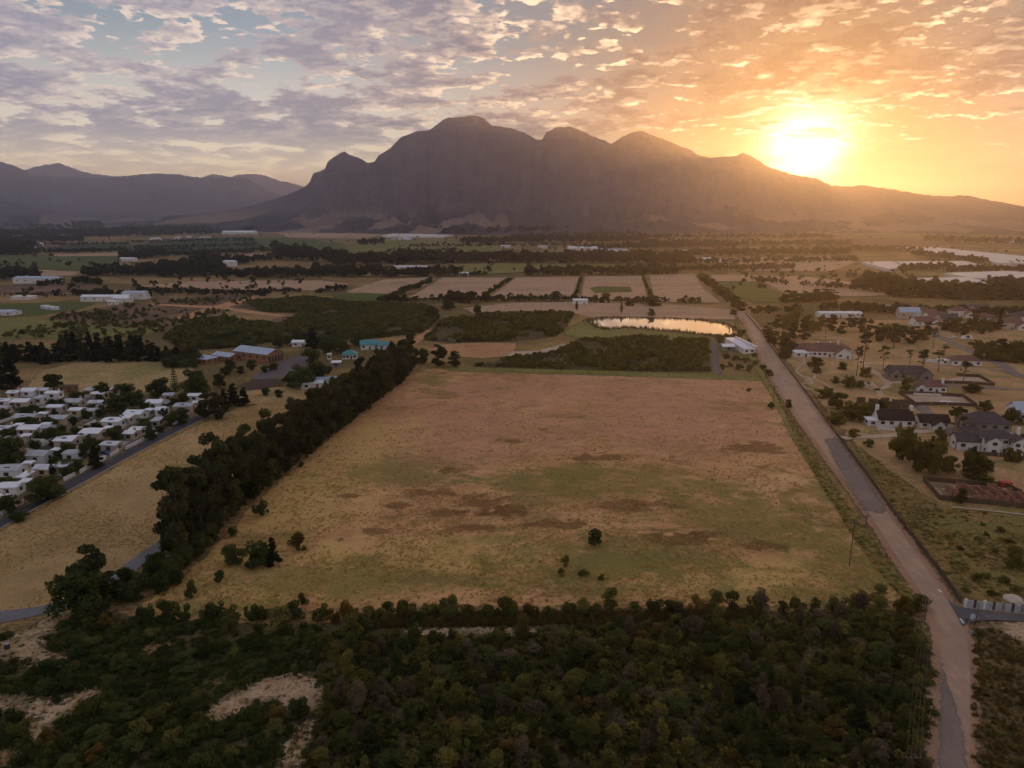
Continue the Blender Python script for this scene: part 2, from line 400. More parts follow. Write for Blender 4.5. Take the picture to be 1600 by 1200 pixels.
# ------------------------------------------------------------------ air
def make_haze():
    b = MB().box(-15000, 15000, -15000, 15000, -8.0, TOP + 12.0)
    m, nt = nodes_of('haze_air'); pv = nt.nodes.new('ShaderNodeVolumePrincipled'); o = nt.nodes.new('ShaderNodeOutputMaterial')
    pv.inputs['Color'].default_value = (0.77, 0.80, 1.0, 1); pv.inputs['Density'].default_value = 0.00011; pv.inputs['Anisotropy'].default_value = 0.75
    nt.links.new(pv.outputs[0], o.inputs['Volume'])
    h = b.build('haze', m); setp(h, 'thin warm evening haze filling the valley air', 'haze', None, 'stuff')
make_haze()
# ------------------------------------------------------------------ patches of ground
def sdist(P, poly):
    """signed distance of points P (n,2) to polygon (positive inside)"""
    poly = np.asarray(poly, float); n = len(poly); d2 = np.full(len(P), 1e18); ins = np.zeros(len(P), bool)
    for i in range(n):
        a = poly[i]; b = poly[(i + 1) % n]; e = b - a; w = P - a
        t = np.clip((w @ e) / max(e @ e, 1e-9), 0, 1); r = w - t[:, None] * e
        d2 = np.minimum(d2, (r * r).sum(1))
        c = ((a[1] > P[:, 1]) != (b[1] > P[:, 1])) & (P[:, 0] < (b[0] - a[0]) * (P[:, 1] - a[1]) / (b[1] - a[1] + 1e-12) + a[0])
        ins ^= c
    d = np.sqrt(d2); return np.where(ins, d, -d)
ZK = [0.010]
def patch(name, label, poly, mat, feather, z=None, cell=None, px=True):
    """a piece of ground with its own cover; poly in photo pixels, feather = width of the ragged rim in metres"""
    if px: poly = [(x - 260 if x <= -20 else x + 300 if x >= 1640 else x, y + (330 if y >= 1225 else 0)) for x, y in poly]   # cover goes on beyond the photo's edges
    g = np.array([G(*p) for p in poly]) if px else np.array(poly, float)
    cell = cell or feather * 0.6
    lo = g.min(0) - feather; hi = g.max(0) + feather
    nx = int((hi[0] - lo[0]) / cell) + 2; ny = int((hi[1] - lo[1]) / cell) + 2
    while nx * ny > 90000: cell *= 1.3; nx = int((hi[0] - lo[0]) / cell) + 2; ny = int((hi[1] - lo[1]) / cell) + 2
    xs = lo[0] + np.arange(nx) * cell; ys = lo[1] + np.arange(ny) * cell
    X, Y = np.meshgrid(xs, ys); P = np.stack([X.ravel(), Y.ravel()], 1)
    e = np.clip(sdist(P, g) / feather * 0.5 + 0.5, 0, 1)
    i = np.arange(nx * ny).reshape(ny, nx)
    F = np.stack([i[:-1, :-1].ravel(), i[:-1, 1:].ravel(), i[1:, 1:].ravel(), i[1:, :-1].ravel()], 1)
    F = F[(e[F] > 0).any(1)]
    u, inv = np.unique(F, return_inverse=True); F = inv.reshape(F.shape)
    if z is None: ZK[0] += 0.006; z = ZK[0]
    V = np.column_stack([P[u], np.full(len(u), z)])
    me = mesh_np(name, V, F, mat); at = me.attributes.new('edge', 'FLOAT', 'POINT'); at.data.foreach_set('value', e[u].astype(np.float32))
    o = link(name, me); setp(o, label, None, None, 'structure'); return o
def inpoly(x, y, poly_g): return sdist(np.array([[x, y]]), poly_g)[0] > 0

def main_field_mat():
    m, nt = nodes_of('main_field_grass'); t = NT(nt); p = t.pos()
    nb = t.noise(p, 0.016, 5, 0.62, 0.6); nm = t.noise(t.scale(p, (1.0, 1.6, 1)), 0.11, 5, 0.68, 0.4); nf = t.noise(p, 2.6, 5, 0.75)
    f = t.math('ADD', t.math('MULTIPLY', nb, 0.40), t.math('ADD', t.math('MULTIPLY', nm, 0.35), t.math('MULTIPLY', nf, 0.25)))
    c = t.ramp(f, [(0.37, (0.20, 0.11, 0.045)), (0.46, (0.46, 0.26, 0.115)), (0.54, (0.60, 0.35, 0.17)), (0.64, (0.70, 0.45, 0.235))])
    wob = t.noise(t.scale(p, (1, 1, 0)), 0.07, 7, 0.72, 0.9)
    pat = t.noise(t.scale(p, (0.8, 1.3, 0)), 0.16, 8, 0.74, 1.0)
    def lay(c, col, amt, items, lo=0.40, hi=0.75, grow=1.5):
        for (px_, py_, wx, wy) in items:
            g = G(px_, py_); mm = M(px_, py_)
            gy = abs(G(px_, py_ - wy)[1] - G(px_, py_ + wy)[1]) / 2
            b = t.blob(p, g, (wx * mm * grow, gy * grow), 0.0, wob, 0.95)
            k = t.math('ADD', b, t.math('MULTIPLY', t.math('SUBTRACT', pat, 0.5), 2.6))
            c = t.mix(t.math('MULTIPLY', t.math('MULTIPLY', t.range(k, lo, hi), t.range(b, 0.02, 0.25)), amt), c, col)
        return c
    gm = t.range(t.noise(t.scale(p, (1, 1.2, 0)), 0.035, 6, 0.68, 1.0), 0.50, 0.64)
    c = t.mix(t.math('MULTIPLY', gm, 0.8), c, (0.20, 0.16, 0.048))
    bm_ = t.range(t.noise(t.scale(p, (0.9, 1.4, 0.3)), 0.06, 7, 0.74, 1.3), 0.54, 0.64)
    c = t.mix(t.math('MULTIPLY', bm_, 0.8), c, (0.15, 0.078, 0.032))
    # growth that differs: pinkish stubble, ochre grass, green flush, burnt russet patches
    c = lay(c, (0.52, 0.27, 0.18), 0.65, [(680, 670, 190, 60), (1060, 660, 150, 45), (960, 610, 330, 25)], 0.2, 0.9)
    c = lay(c, (0.58, 0.41, 0.14), 0.65, [(470, 780, 110, 60), (560, 690, 90, 45), (640, 880, 320, 45), (330, 930, 120, 30), (1150, 900, 230, 35)], 0.2, 0.9)
    c = lay(c, (0.185, 0.175, 0.045), 0.72, [(960, 870, 230, 48), (1160, 810, 170, 40), (900, 750, 170, 28), (560, 905, 220, 28), (1300, 860, 90, 60), (640, 740, 120, 20), (880, 745, 75, 16), (960, 880, 90, 32), (560, 880, 45, 14), (1330, 790, 45, 60), (1370, 900, 60, 50), (680, 595, 26, 12), (880, 905, 100, 25), (1040, 870, 90, 24), (430, 840, 60, 12), (1290, 700, 30, 40), (300, 950, 120, 14), (1250, 930, 120, 16), (700, 905, 120, 12), (1120, 760, 60, 14)], 0.35, 0.95, 1.5)
    c = lay(c, (0.115, 0.052, 0.020), 0.72, [(745, 785, 62, 18), (680, 770, 46, 9), (800, 800, 40, 14), (1100, 835, 32, 7), (1060, 842, 60, 10), (1185, 855, 40, 8), (540, 775, 28, 5), (700, 800, 40, 8), (620, 790, 22, 5), (950, 715, 50, 8), (800, 690, 26, 5), (1180, 700, 60, 10), (700, 735, 30, 5), (860, 820, 60, 8), (740, 825, 50, 10), (980, 790, 70, 10), (590, 830, 30, 6)], 0.42, 0.72, 1.35)
    mo = t.noise(t.scale(p, (0.7, 1.5, 1)), 0.24, 6, 0.75, 0.8)
    c = t.mix(t.math('MULTIPLY', t.range(mo, 0.54, 0.64), 0.45), c, (0.19, 0.115, 0.042))
    tuft = t.range(nf, 0.50, 0.66)
    c = t.mix(t.math('MULTIPLY', tuft, 0.40), c, (0.58, 0.42, 0.20))
    c = t.mix(t.math('MULTIPLY', t.range(nf, 0.48, 0.32), 0.45), c, (0.11, 0.075, 0.03))
    t.principled(c, 0.95, bump=nf, bdist=0.16, alpha=edge_alpha(t, p, 0.25), spec=0.04)
    return m
M_FIELD = main_field_mat()
M_STRAW = ground_mat('straw_field', [(0.17, 0.12, 0.052), (0.36, 0.25, 0.115), (0.50, 0.34, 0.18)], 0.015, 0.10, 3.2, green=(0.15, 0.14, 0.045), gamt=0.35, grain=0.7)
M_TAN = ground_mat('tan_stubble', [(0.26, 0.17, 0.105), (0.40, 0.27, 0.175), (0.50, 0.34, 0.23)], 0.006, 0.05, 0.5, streak=3.5, green=(0.20, 0.17, 0.07), gamt=0.2)
M_GOLD = ground_mat('golden_pasture', [(0.20, 0.155, 0.06), (0.33, 0.25, 0.11), (0.44, 0.32, 0.17)], 0.012, 0.08, 0.7, streak=1.6, green=(0.17, 0.17, 0.05), gamt=0.6)
M_GREEN = ground_mat('green_crop', [(0.050, 0.068, 0.018), (0.085, 0.105, 0.030), (0.13, 0.14, 0.050)], 0.008, 0.06, 0.5, streak=5.0)
M_VINE = ground_mat('dark_green_crop', [(0.020, 0.036, 0.014), (0.036, 0.056, 0.020), (0.060, 0.080, 0.030)], 0.008, 0.06, 0.5, streak=7.0)
M_LAWN = ground_mat('olive_grass', [(0.085, 0.098, 0.024), (0.155, 0.160, 0.046), (0.26, 0.22, 0.085)], 0.012, 0.09, 0.8)
M_HEATH = ground_mat('brown_heath', [(0.085, 0.050, 0.032), (0.17, 0.10, 0.068), (0.25, 0.155, 0.105)], 0.010, 0.07, 0.6, streak=2.0, green=(0.06, 0.06, 0.025), gamt=0.7)
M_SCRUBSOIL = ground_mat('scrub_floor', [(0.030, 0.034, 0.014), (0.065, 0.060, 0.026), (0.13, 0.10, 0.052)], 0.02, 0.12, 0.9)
M_DIRT = ground_mat('orange_dirt', [(0.30, 0.155, 0.075), (0.42, 0.23, 0.115), (0.52, 0.31, 0.17)], 0.02, 0.12, 0.9)
M_SAND = ground_mat('pale_sand', [(0.17, 0.120, 0.062), (0.38, 0.27, 0.165), (0.56, 0.43, 0.29)], 0.08, 0.35, 2.2, bump=0.06, grain=0.35, green=(0.10, 0.085, 0.04), gamt=0.7, rag=1.3)
M_PALE = ground_mat('pale_gravel', [(0.30, 0.22, 0.16), (0.42, 0.32, 0.24), (0.52, 0.42, 0.33)], 0.05, 0.2, 1.5, grain=0.4, bump=0.04)
M_DUST = ground_mat('road_dust', [(0.24, 0.145, 0.095), (0.34, 0.21, 0.14), (0.42, 0.275, 0.19)], 0.03, 0.2, 2.2, bump=0.015, streak=0.25, grain=0.12)
M_LOT = ground_mat('estate_ground', [(0.18, 0.115, 0.052), (0.36, 0.23, 0.11), (0.52, 0.34, 0.18)], 0.02, 0.10, 2.2, green=(0.15, 0.14, 0.042), gamt=0.6, grain=0.8)
M_YARD = ground_mat('town_yards', [(0.055, 0.058, 0.022), (0.13, 0.105, 0.055), (0.26, 0.19, 0.12)], 0.05, 0.16, 1.0)

FIELD_PX = [(650, 577), (760, 578), (1000, 583), (1130, 590), (1212, 596), (1228, 640), (1262, 705), (1305, 775), (1352, 838), (1400, 905), (1418, 936), (1330, 945), (1200, 947), (960, 946), (700, 948), (500, 952), (330, 972), (225, 972), (215, 950), (300, 890), (400, 785), (480, 715), (560, 648), (620, 600)]
patch('main_field', 'big dry field of straw grass with russet and green patches', FIELD_PX, M_FIELD, 3.0, cell=2.2)
LEFT_PX = [(0, 832), (50, 803), (130, 760), (228, 705), (318, 660), (400, 632), (450, 622), (475, 632), (440, 680), (360, 740), (285, 800), (245, 852), (182, 902), (150, 925), (85, 944), (0, 962), (-60, 975), (-60, 860)]
patch('straw_strip', 'strip of dry straw field between the town road and the tall tree row', LEFT_PX, M_STRAW, 2.0)
patch('town_ground', 'dusty yards and lawns of the white house settlement', [(-160, 640), (0, 612), (110, 606), (250, 604), (330, 628), (318, 652), (200, 705), (100, 765), (0, 815), (-120, 880)], M_YARD, 3.0)
patch('pasture', 'golden pasture behind the white houses and dark conifers', [(42, 604), (62, 580), (112, 567), (172, 561), (246, 557), (302, 572), (296, 592), (244, 612), (180, 614), (75, 612)], M_GOLD, 3.0)
patch('school_yard', 'grey car park in front of the blue roofed hall', [(395, 590), (420, 575), (445, 565), (470, 556), (484, 560), (470, 575), (440, 588), (415, 592)], plain('worn_asphalt', (0.12, 0.11, 0.115), 0.9), 1.0)
patch('ploughed_plot', 'dark ploughed plot beside the car park', [(372, 604), (395, 593), (430, 592), (452, 597), (425, 607), (390, 609)], ground_mat('dark_soil', [(0.05, 0.035, 0.028), (0.08, 0.058, 0.045), (0.12, 0.085, 0.066)]), 2.0)
patch('dry_lawn', 'dry lawn between the car park and the tall tree row', [(355, 632), (380, 612), (440, 604), (480, 606), (500, 612), (468, 628), (420, 630)], M_STRAW, 2.0)
# lower left: shrubland with bare sand
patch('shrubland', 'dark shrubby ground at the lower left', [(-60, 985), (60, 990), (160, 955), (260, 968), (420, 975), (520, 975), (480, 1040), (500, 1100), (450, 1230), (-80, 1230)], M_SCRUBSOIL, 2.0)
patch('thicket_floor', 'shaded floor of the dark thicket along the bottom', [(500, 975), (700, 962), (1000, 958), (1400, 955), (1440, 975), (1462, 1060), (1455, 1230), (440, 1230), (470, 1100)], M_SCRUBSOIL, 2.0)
SANDS = [[(-10, 1010), (40, 985), (85, 955), (102, 958), (90, 985), (60, 1000), (72, 1018), (108, 1030), (98, 1045), (62, 1040), (30, 1030), (-10, 1034)],
         [(-10, 1085), (40, 1088), (78, 1092), (90, 1102), (120, 1086), (162, 1074), (158, 1086), (120, 1108), (75, 1140), (52, 1162), (48, 1140), (60, 1118), (30, 1112), (-10, 1105)],
         [(-10, 1180), (22, 1172), (28, 1188), (5, 1206), (-10, 1210)],
         [(336, 1064), (360, 1050), (358, 1068), (334, 1086)],
         [(318, 1120), (345, 1092), (380, 1076), (420, 1058), (455, 1055), (490, 1062), (512, 1078), (500, 1100), (488, 1112), (470, 1108), (440, 1098), (400, 1100), (360, 1118), (338, 1132)],
         [(430, 1210), (446, 1180), (462, 1150), (474, 1128), (486, 1128), (478, 1160), (468, 1195), (462, 1215)],
         [(545, 1095), (570, 1085), (600, 1082), (590, 1094), (560, 1102)],
         [(225, 1010), (262, 1008), (262, 1020), (230, 1022)]]
SAND_L = ['sandy bank beside the bend of the road at the left edge', 'long streak of bare sand slanting across the lower left shrubs', 'sand patch in the bottom left corner', 'short sand strip leading up from the pale clearing', 'pale sandy clearing with tufts between the shrubs', 'sandy track leaving the pale clearing towards the bottom edge', 'small grey sand scar inside the thicket', 'small pale sand scar among the left shrubs']
for i, s in enumerate(SANDS): patch('sand_patch', SAND_L[i], s, M_SAND, 2.2, cell=0.7)
patch('ditch_bank', 'brown reedy bank between the field and the thicket', [(560, 968), (700, 962), (900, 962), (1130, 958), (1130, 966), (900, 974), (700, 976), (560, 980)], M_HEATH, 1.2, cell=0.9)
patch('stream_bed', 'thin pale strip of stream bed in front of the thicket', [(620, 985), (700, 982), (800, 984), (880, 988), (850, 996), (760, 992), (660, 992)], M_SAND, 1.4, cell=0.7)
# middle distance, left
patch('orange_clearing', 'bare orange earth clearing beyond the main field', [(668, 547), (692, 538), (760, 535), (806, 537), (806, 546), (792, 556), (755, 560), (712, 557)], M_DIRT, 2.5)
patch('grey_track', 'pale curving track beside the orange clearing', [(785, 557), (800, 549), (840, 548), (870, 540), (884, 536), (886, 540), (868, 548), (838, 554)], M_PALE, 2.0)
patch('dirt_track', 'orange dirt track running up to the tree row', [(636, 541), (652, 525), (664, 516), (673, 516), (668, 525), (654, 536), (640, 545)], M_DIRT, 1.6)
patch('field_headland', 'green headland track along the far edge of the main field', [(690, 574), (900, 578), (1110, 585), (1215, 592), (1215, 597), (1100, 592), (900, 586), (700, 580)], M_LAWN, 2.0)
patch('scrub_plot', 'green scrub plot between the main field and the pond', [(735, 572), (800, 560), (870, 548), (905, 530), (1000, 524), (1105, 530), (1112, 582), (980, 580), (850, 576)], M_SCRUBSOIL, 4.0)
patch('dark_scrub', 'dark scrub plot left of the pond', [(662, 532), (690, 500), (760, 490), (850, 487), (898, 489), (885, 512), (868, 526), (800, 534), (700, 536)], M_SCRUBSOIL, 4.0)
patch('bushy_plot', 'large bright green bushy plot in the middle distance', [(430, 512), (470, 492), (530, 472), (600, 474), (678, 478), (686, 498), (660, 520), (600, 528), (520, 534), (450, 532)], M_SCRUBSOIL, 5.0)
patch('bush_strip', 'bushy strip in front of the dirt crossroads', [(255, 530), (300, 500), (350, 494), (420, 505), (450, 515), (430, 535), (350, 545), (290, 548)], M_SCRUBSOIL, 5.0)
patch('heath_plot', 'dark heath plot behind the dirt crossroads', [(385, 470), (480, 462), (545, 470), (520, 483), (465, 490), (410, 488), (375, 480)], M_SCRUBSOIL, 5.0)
patch('brown_heath', 'brown heath with scattered bushes left of the crossroads', [(60, 500), (140, 484), (230, 470), (330, 462), (402, 461), (372, 484), (290, 500), (180, 512), (90, 516)], M_HEATH, 6.0)
patch('sports_lawn', 'green lawn at the left edge beside the round tanks', [(-40, 478), (40, 474), (90, 472), (150, 474), (120, 484), (60, 494), (-40, 502)], M_GREEN, 4.0)
patch('olive_meadow', 'olive meadow in front of the dark conifers', [(-40, 503), (60, 497), (130, 505), (200, 513), (260, 512), (230, 525), (100, 530), (-40, 530)], M_LAWN, 5.0)
patch('red_road', 'wide red dirt road of the crossroads', [(270, 498), (320, 482), (400, 461), (410, 463), (350, 483), (300, 498), (278, 502)], M_DIRT, 2.5)
patch('red_road', 'straight pale dirt road crossing the heath', [(230, 474), (320, 478), (350, 479), (400, 487), (466, 495), (462, 498), (395, 491), (345, 483), (310, 481), (230, 477)], M_DIRT, 2.5)
patch('bare_soil', 'reddish bare soil right of the crossroads', [(425, 500), (470, 488), (486, 490), (452, 506), (430, 508)], M_HEATH, 5.0)
patch('tan_meadow', 'tan meadow in front of the pond trees', [(722, 482), (800, 473), (900, 472), (1040, 476), (1146, 484), (1150, 500), (1060, 497), (930, 498), (890, 488), (800, 486), (740, 490)], M_TAN, 5.0)
patch('pond_shore', 'olive marshy shore in front of the pond', [(895, 510), (920, 498), (930, 512), (1000, 516), (1060, 521), (1110, 528), (1080, 534), (980, 526), (900, 530), (880, 520)], M_LAWN, 4.0)
# far fields
FAR = [('block_field', 'pinkish stubble block with a green corner, left of the first hedge', [(540, 456), (600, 437), (682, 433), (668, 446), (612, 461), (560, 462)], M_TAN),
       ('block_field', 'green grass corner in front of the leftmost stubble block', [(520, 462), (560, 458), (606, 460), (590, 470), (525, 468)], M_GREEN),
       ('block_field', 'pinkish stubble block between the first and second hedge', [(638, 466), (692, 434), (796, 434), (752, 466), (700, 468)], M_TAN),
       ('block_field', 'pinkish stubble block between the second and third hedge', [(763, 467), (806, 434), (904, 433), (894, 467)], M_TAN),
       ('block_field', 'tan block with a green stripe right of the third hedge', [(906, 469), (914, 433), (1004, 432), (1012, 468)], M_TAN),
       ('block_field', 'tan block left of the roadside trees', [(1022, 472), (1014, 430), (1086, 429), (1100, 452), (1128, 474)], M_TAN),
       ('crop_field', 'green crop stripe inside the tan block', [(922, 451), (935, 448), (985, 449), (988, 457), (930, 459)], M_GREEN),
       ('crop_field', 'green crop field right of the roadside trees', [(1118, 443), (1180, 440), (1225, 462), (1240, 472), (1180, 474), (1150, 465)], M_GREEN),
       ('stubble_field', 'tan stubble beyond the roadside trees', [(1110, 430), (1250, 432), (1390, 448), (1400, 462), (1240, 466), (1190, 440), (1115, 440)], M_TAN),
       ('crop_field', 'long dark green crop field at the left edge', [(-40, 404), (80, 399), (185, 402), (180, 412), (125, 423), (40, 421), (-40, 416)], M_GREEN),
       ('stubble_field', 'tan strip below the long green crop field', [(-40, 419), (50, 422), (125, 425), (120, 431), (40, 432), (-40, 430)], M_TAN),
       ('stubble_field', 'tan strip above the long green crop field', [(70, 398), (195, 395), (198, 400), (90, 401)], M_TAN),
       ('stubble_field', 'pale field right of the long green crop field', [(165, 421), (260, 410), (300, 408), (298, 420), (200, 424)], M_TAN),
       ('stubble_field', 'tan rise behind the bush line', [(206, 448), (300, 441), (400, 439), (500, 439), (545, 444), (530, 455), (430, 455), (300, 452)], M_TAN),
       ('stubble_field', 'brown fallow at the left behind the sheds', [(-40, 448), (60, 446), (140, 448), (150, 455), (60, 459), (-40, 458)], M_HEATH),
       ('stubble_field', 'tan strip left of the white farmhouse', [(300, 404), (410, 396), (425, 400), (400, 408), (320, 410)], M_TAN),
       ('crop_field', 'bright green field beyond the diagonal track', [(385, 373), (450, 371), (530, 380), (560, 392), (470, 394), (425, 394)], M_GREEN),
       ('stubble_field', 'pale tan field below the foot of the mountain', [(430, 364), (530, 358), (600, 368), (560, 373), (450, 371)], M_TAN),
       ('crop_field', 'green paddocks in front of the white tunnels', [(535, 388), (600, 376), (700, 376), (780, 384), (790, 396), (700, 396), (560, 398)], M_LAWN),
       ('crop_field', 'green strip between the two dark tree bands', [(660, 420), (780, 412), (960, 413), (980, 418), (860, 424), (740, 430), (665, 424)], M_LAWN),
       ('stubble_field', 'tan paddock below the mountain foot in the middle', [(600, 352), (760, 346), (900, 350), (990, 356), (860, 358), (700, 357)], M_TAN),
       ('crop_field', 'dull orchard block at the left', [(205, 384), (300, 372), (395, 370), (410, 388), (330, 392), (210, 394)], M_VINE),
       ('crop_field', 'dull green plots behind the long crop field', [(60, 388), (130, 380), (200, 378), (205, 390), (100, 394)], M_VINE),
       ('stubble_field', 'hazy tan field under the setting sun', [(1150, 405), (1300, 400), (1340, 410), (1300, 425), (1160, 424)], M_TAN),
       ('crop_field', 'hazy green field between the white nets', [(1380, 430), (1470, 432), (1430, 438), (1400, 446), (1350, 440)], M_GREEN),
       ('stubble_field', 'hazy fallow at the far right below the hills', [(1230, 375), (1400, 372), (1520, 380), (1400, 388), (1250, 388)], M_HEATH)]
for i, (n, lb, poly, mt) in enumerate(FAR):
    fw = 4.0 if min(q[1] for q in poly) > 425 else 10.0
    patch(n, lb, poly, mt, fw, z=0.45 + 0.02 * i)

# ------------------------------------------------------------------ estate ground and tracks on the right
patch('estate_ground', 'sandy building plots of the new estate right of the road', [(1190, 520), (1260, 500), (1420, 500), (1640, 520), (1640, 740), (1640, 800), (1470, 800), (1390, 760), (1330, 690), (1270, 615), (1215, 545)], M_LOT, 4.0)
patch('estate_verge', 'patchy grass slope beside the estate fence', [(1330, 690), (1400, 745), (1470, 790), (1640, 806), (1640, 935), (1560, 945), (1508, 940), (1450, 862), (1395, 790)], ground_mat('patchy_verge', [(0.085, 0.075, 0.026), (0.19, 0.135, 0.055), (0.36, 0.235, 0.10)], 0.03, 0.14, 2.2, green=(0.13, 0.14, 0.035), gamt=0.8, grain=0.8), 2.0)
patch('corner_verge', 'low heath verge at the lower right corner', [(1512, 985), (1545, 972), (1640, 974), (1640, 1240), (1516, 1240), (1520, 1100)], ground_mat('heath_verge', [(0.05, 0.038, 0.018), (0.10, 0.075, 0.032), (0.18, 0.13, 0.06)], 0.04, 0.2, 1.2), 0.9)
patch('sandy_lot', 'pale sandy ground at the right edge below the side road', [(1518, 982), (1560, 974), (1640, 975), (1640, 1020), (1600, 1008), (1555, 992)], M_SAND, 1.2)
patch('road_verge', 'olive verge strip between the field and the road', [(1150, 500), (1162, 520), (1190, 575), (1225, 640), (1275, 720), (1330, 800), (1400, 895), (1440, 945), (1418, 946), (1370, 880), (1300, 780), (1240, 690), (1205, 620), (1170, 560)], M_LAWN, 1.6)
TRACKS = [('footpath', 'winding pale footpath below the large purple roofed house', [(1240, 546), (1252, 556), (1256, 566), (1248, 575), (1244, 580), (1252, 588), (1262, 590), (1268, 600), (1252, 600), (1256, 606), (1275, 612)], 1.5),
          ('footpath', 'pale footpath climbing beside the green bushes', [(1268, 578), (1274, 586), (1272, 592), (1288, 600), (1296, 606), (1305, 616)], 1.2),
          ('driveway', 'straight concrete lane past the purple roofed house', [(1318, 546), (1336, 558), (1355, 573), (1372, 586), (1388, 598), (1412, 598)], 3.0),
          ('driveway', 'turning loop of pale gravel at the end of the lane', [(1388, 598), (1384, 606), (1366, 610), (1352, 604), (1358, 598), (1372, 612), (1378, 620)], 3.0),
          ('estate_road', 'grey estate road curving down between the houses', [(1412, 634), (1436, 634), (1446, 644), (1468, 660), (1490, 678), (1510, 688), (1560, 690), (1640, 692)], 5.0),
          ('estate_road', 'long estate road along the top right plots', [(1455, 520), (1478, 532), (1510, 547), (1545, 562), (1568, 573), (1580, 582), (1606, 592), (1650, 606)], 6.0),
          ('estate_road', 'pale cross road between the upper plots', [(1470, 603), (1530, 606), (1640, 612)], 4.0),
          ('footpath', 'straight pale lane across the middle plots', [(1355, 573), (1400, 574), (1480, 576), (1568, 578)], 1.6),
          ('footpath', 'thin sandy path below the walled building plot', [(1486, 794), (1530, 798), (1600, 806), (1640, 812)], 0.9),
          ('driveway', 'sandy drive in front of the black roofed house', [(1315, 686), (1350, 684), (1390, 682), (1430, 676), (1470, 674)], 4.0)]
def strip(name, label, pts, width, mat, z, px=True):
    g = [Vector((*G(*p), 0)) if px else Vector((*p, 0)) for p in pts]
    dense = []
    for i in range(len(g) - 1):
        p0 = g[max(i-1, 0)]; p1 = g[i]; p2 = g[i+1]; p3 = g[min(i+2, len(g)-1)]
        for k in range(8):
            t = k / 8; dense.append(0.5 * ((2*p1) + (p2-p0)*t + (2*p0-5*p1+4*p2-p3)*t*t + (3*p1-p0-3*p2+p3)*t**3))
    dense.append(g[-1]); V = []; F = []; E = []
    for i, p in enumerate(dense):
        tn = (dense[min(i+1, len(dense)-1)] - dense[max(i-1, 0)]).normalized(); n = Vector((-tn.y, tn.x, 0))
        w = width * (0.5 + 0.10 * mnoise.noise((i * 0.35, width, z * 10)))
        for s, e in ((-1.25, 0.0), (-0.8, 1.0), (0.8, 1.0), (1.25, 0.0)):
            q = p + n * w * s; V.append((q.x, q.y, z)); E.append(e)
    for i in range(len(dense) - 1):
        for k in range(3): F.append((i*4+k, i*4+k+1, i*4+k+5, i*4+k+4))
    me = mesh_np(name, V, F, mat); at = me.attributes.new('edge', 'FLOAT', 'POINT'); at.data.foreach_set('value', np.array(E, np.float32))
    o = link(name, me); setp(o, label, None, None, 'structure'); return o
M_GREYROAD = ground_mat('grey_tarmac', [(0.13, 0.115, 0.105), (0.19, 0.165, 0.15), (0.25, 0.215, 0.19)], 0.03, 0.2, 2.0, bump=0.02)
for i, (n, lb, pts, w) in enumerate(TRACKS):
    strip(n, lb, pts, w, M_GREYROAD if n == 'estate_road' else M_PALE, 0.36 + 0.006 * i)
patch('building_sand', 'bare sandy plot inside the brick enclosure at the right', [(1444, 754), (1494, 759), (1570, 762), (1594, 775), (1640, 790), (1600, 795), (1470, 781)], M_SAND, 1.2, z=0.33)
patch('walled_plot_sand', 'sandy floor of the middle walled plot', [(1406, 618), (1503, 622), (1524, 635), (1430, 632)], M_PALE, 1.2, z=0.336)
patch('walled_plot_sand', 'sandy floor of the upper walled plot', [(1497, 590), (1530, 591), (1552, 602), (1462, 599)], M_PALE, 1.2, z=0.342)

# ------------------------------------------------------------------ roads
def asphalt(name, base, crack=True):
    m, nt = nodes_of(name); t = NT(nt); p = t.pos()
    n1 = t.noise(p, 0.15, 5, 0.6); n2 = t.noise(p, 3.0, 5, 0.7); n3 = t.noise(t.scale(p, (1.0, 0.12, 1)), 0.9, 4, 0.6)
    f = t.math('ADD', t.math('MULTIPLY', n1, 0.4), t.math('ADD', t.math('MULTIPLY', n2, 0.25), t.math('MULTIPLY', n3, 0.35)))
    t.principled(t.ramp(f, [(0.35, tuple(x * 0.75 for x in base)), (0.5, base), (0.66, tuple(x * 1.35 for x in base))]), 0.85, bump=n2, bdist=0.01, spec=0.25)
    return m
M_ASPH = asphalt('asphalt', (0.105, 0.100, 0.108)); M_ASPH_D = asphalt('town_asphalt', (0.055, 0.056, 0.068)); M_ASPH_B = asphalt('pale_asphalt', (0.16, 0.16, 0.18))
def smooth_line(pts, n=6):
    g = [Vector((*p, 0)) for p in pts]; out = []
    for i in range(len(g) - 1):
        p0 = g[max(i-1, 0)]; p1 = g[i]; p2 = g[i+1]; p3 = g[min(i+2, len(g)-1)]
        for k in range(n):
            t = k / n; out.append(0.5 * ((2*p1) + (p2-p0)*t + (2*p0-5*p1+4*p2-p3)*t*t + (3*p1-p0-3*p2+p3)*t**3))
    out.append(g[-1]); return out
def road(name, label, left, right, mat, z, thick=0.0):
    a = smooth_line([G(*p) for p in left]); b = smooth_line([G(*p) for p in right]); V = []; F = []
    for i in range(len(a)):
        V += [(a[i].x, a[i].y, z), (b[i].x, b[i].y, z)]
    for i in range(len(a) - 1): F.append((2*i, 2*i+1, 2*i+3, 2*i+2))
    o = link(name, mesh_np(name, V, F, mat)); setp(o, label, None, None, 'structure'); return o
RL = [(1146, 484), (1166, 506), (1188, 556), (1204, 588), (1230, 626), (1282, 700), (1355, 800), (1402, 873), (1447, 940), (1467, 990), (1470, 1035), (1466, 1120), (1462, 1260), (1452, 1600)]
RR = [(1161, 484), (1182, 506), (1214, 556), (1237, 588), (1265, 626), (1313, 700), (1384, 800), (1432, 868), (1480, 940), (1506, 990), (1514, 1035), (1516, 1120), (1512, 1260), (1516, 1600)]
patch('road_shoulder', 'pale gravel shoulders along the main road', [(x - 5 - (y - 484) * 0.018, y) for x, y in RL] + [(x + 3 + (y - 484) * 0.02, y) for x, y in RR[::-1]], M_DUST, 1.6, z=0.352, cell=1.0)
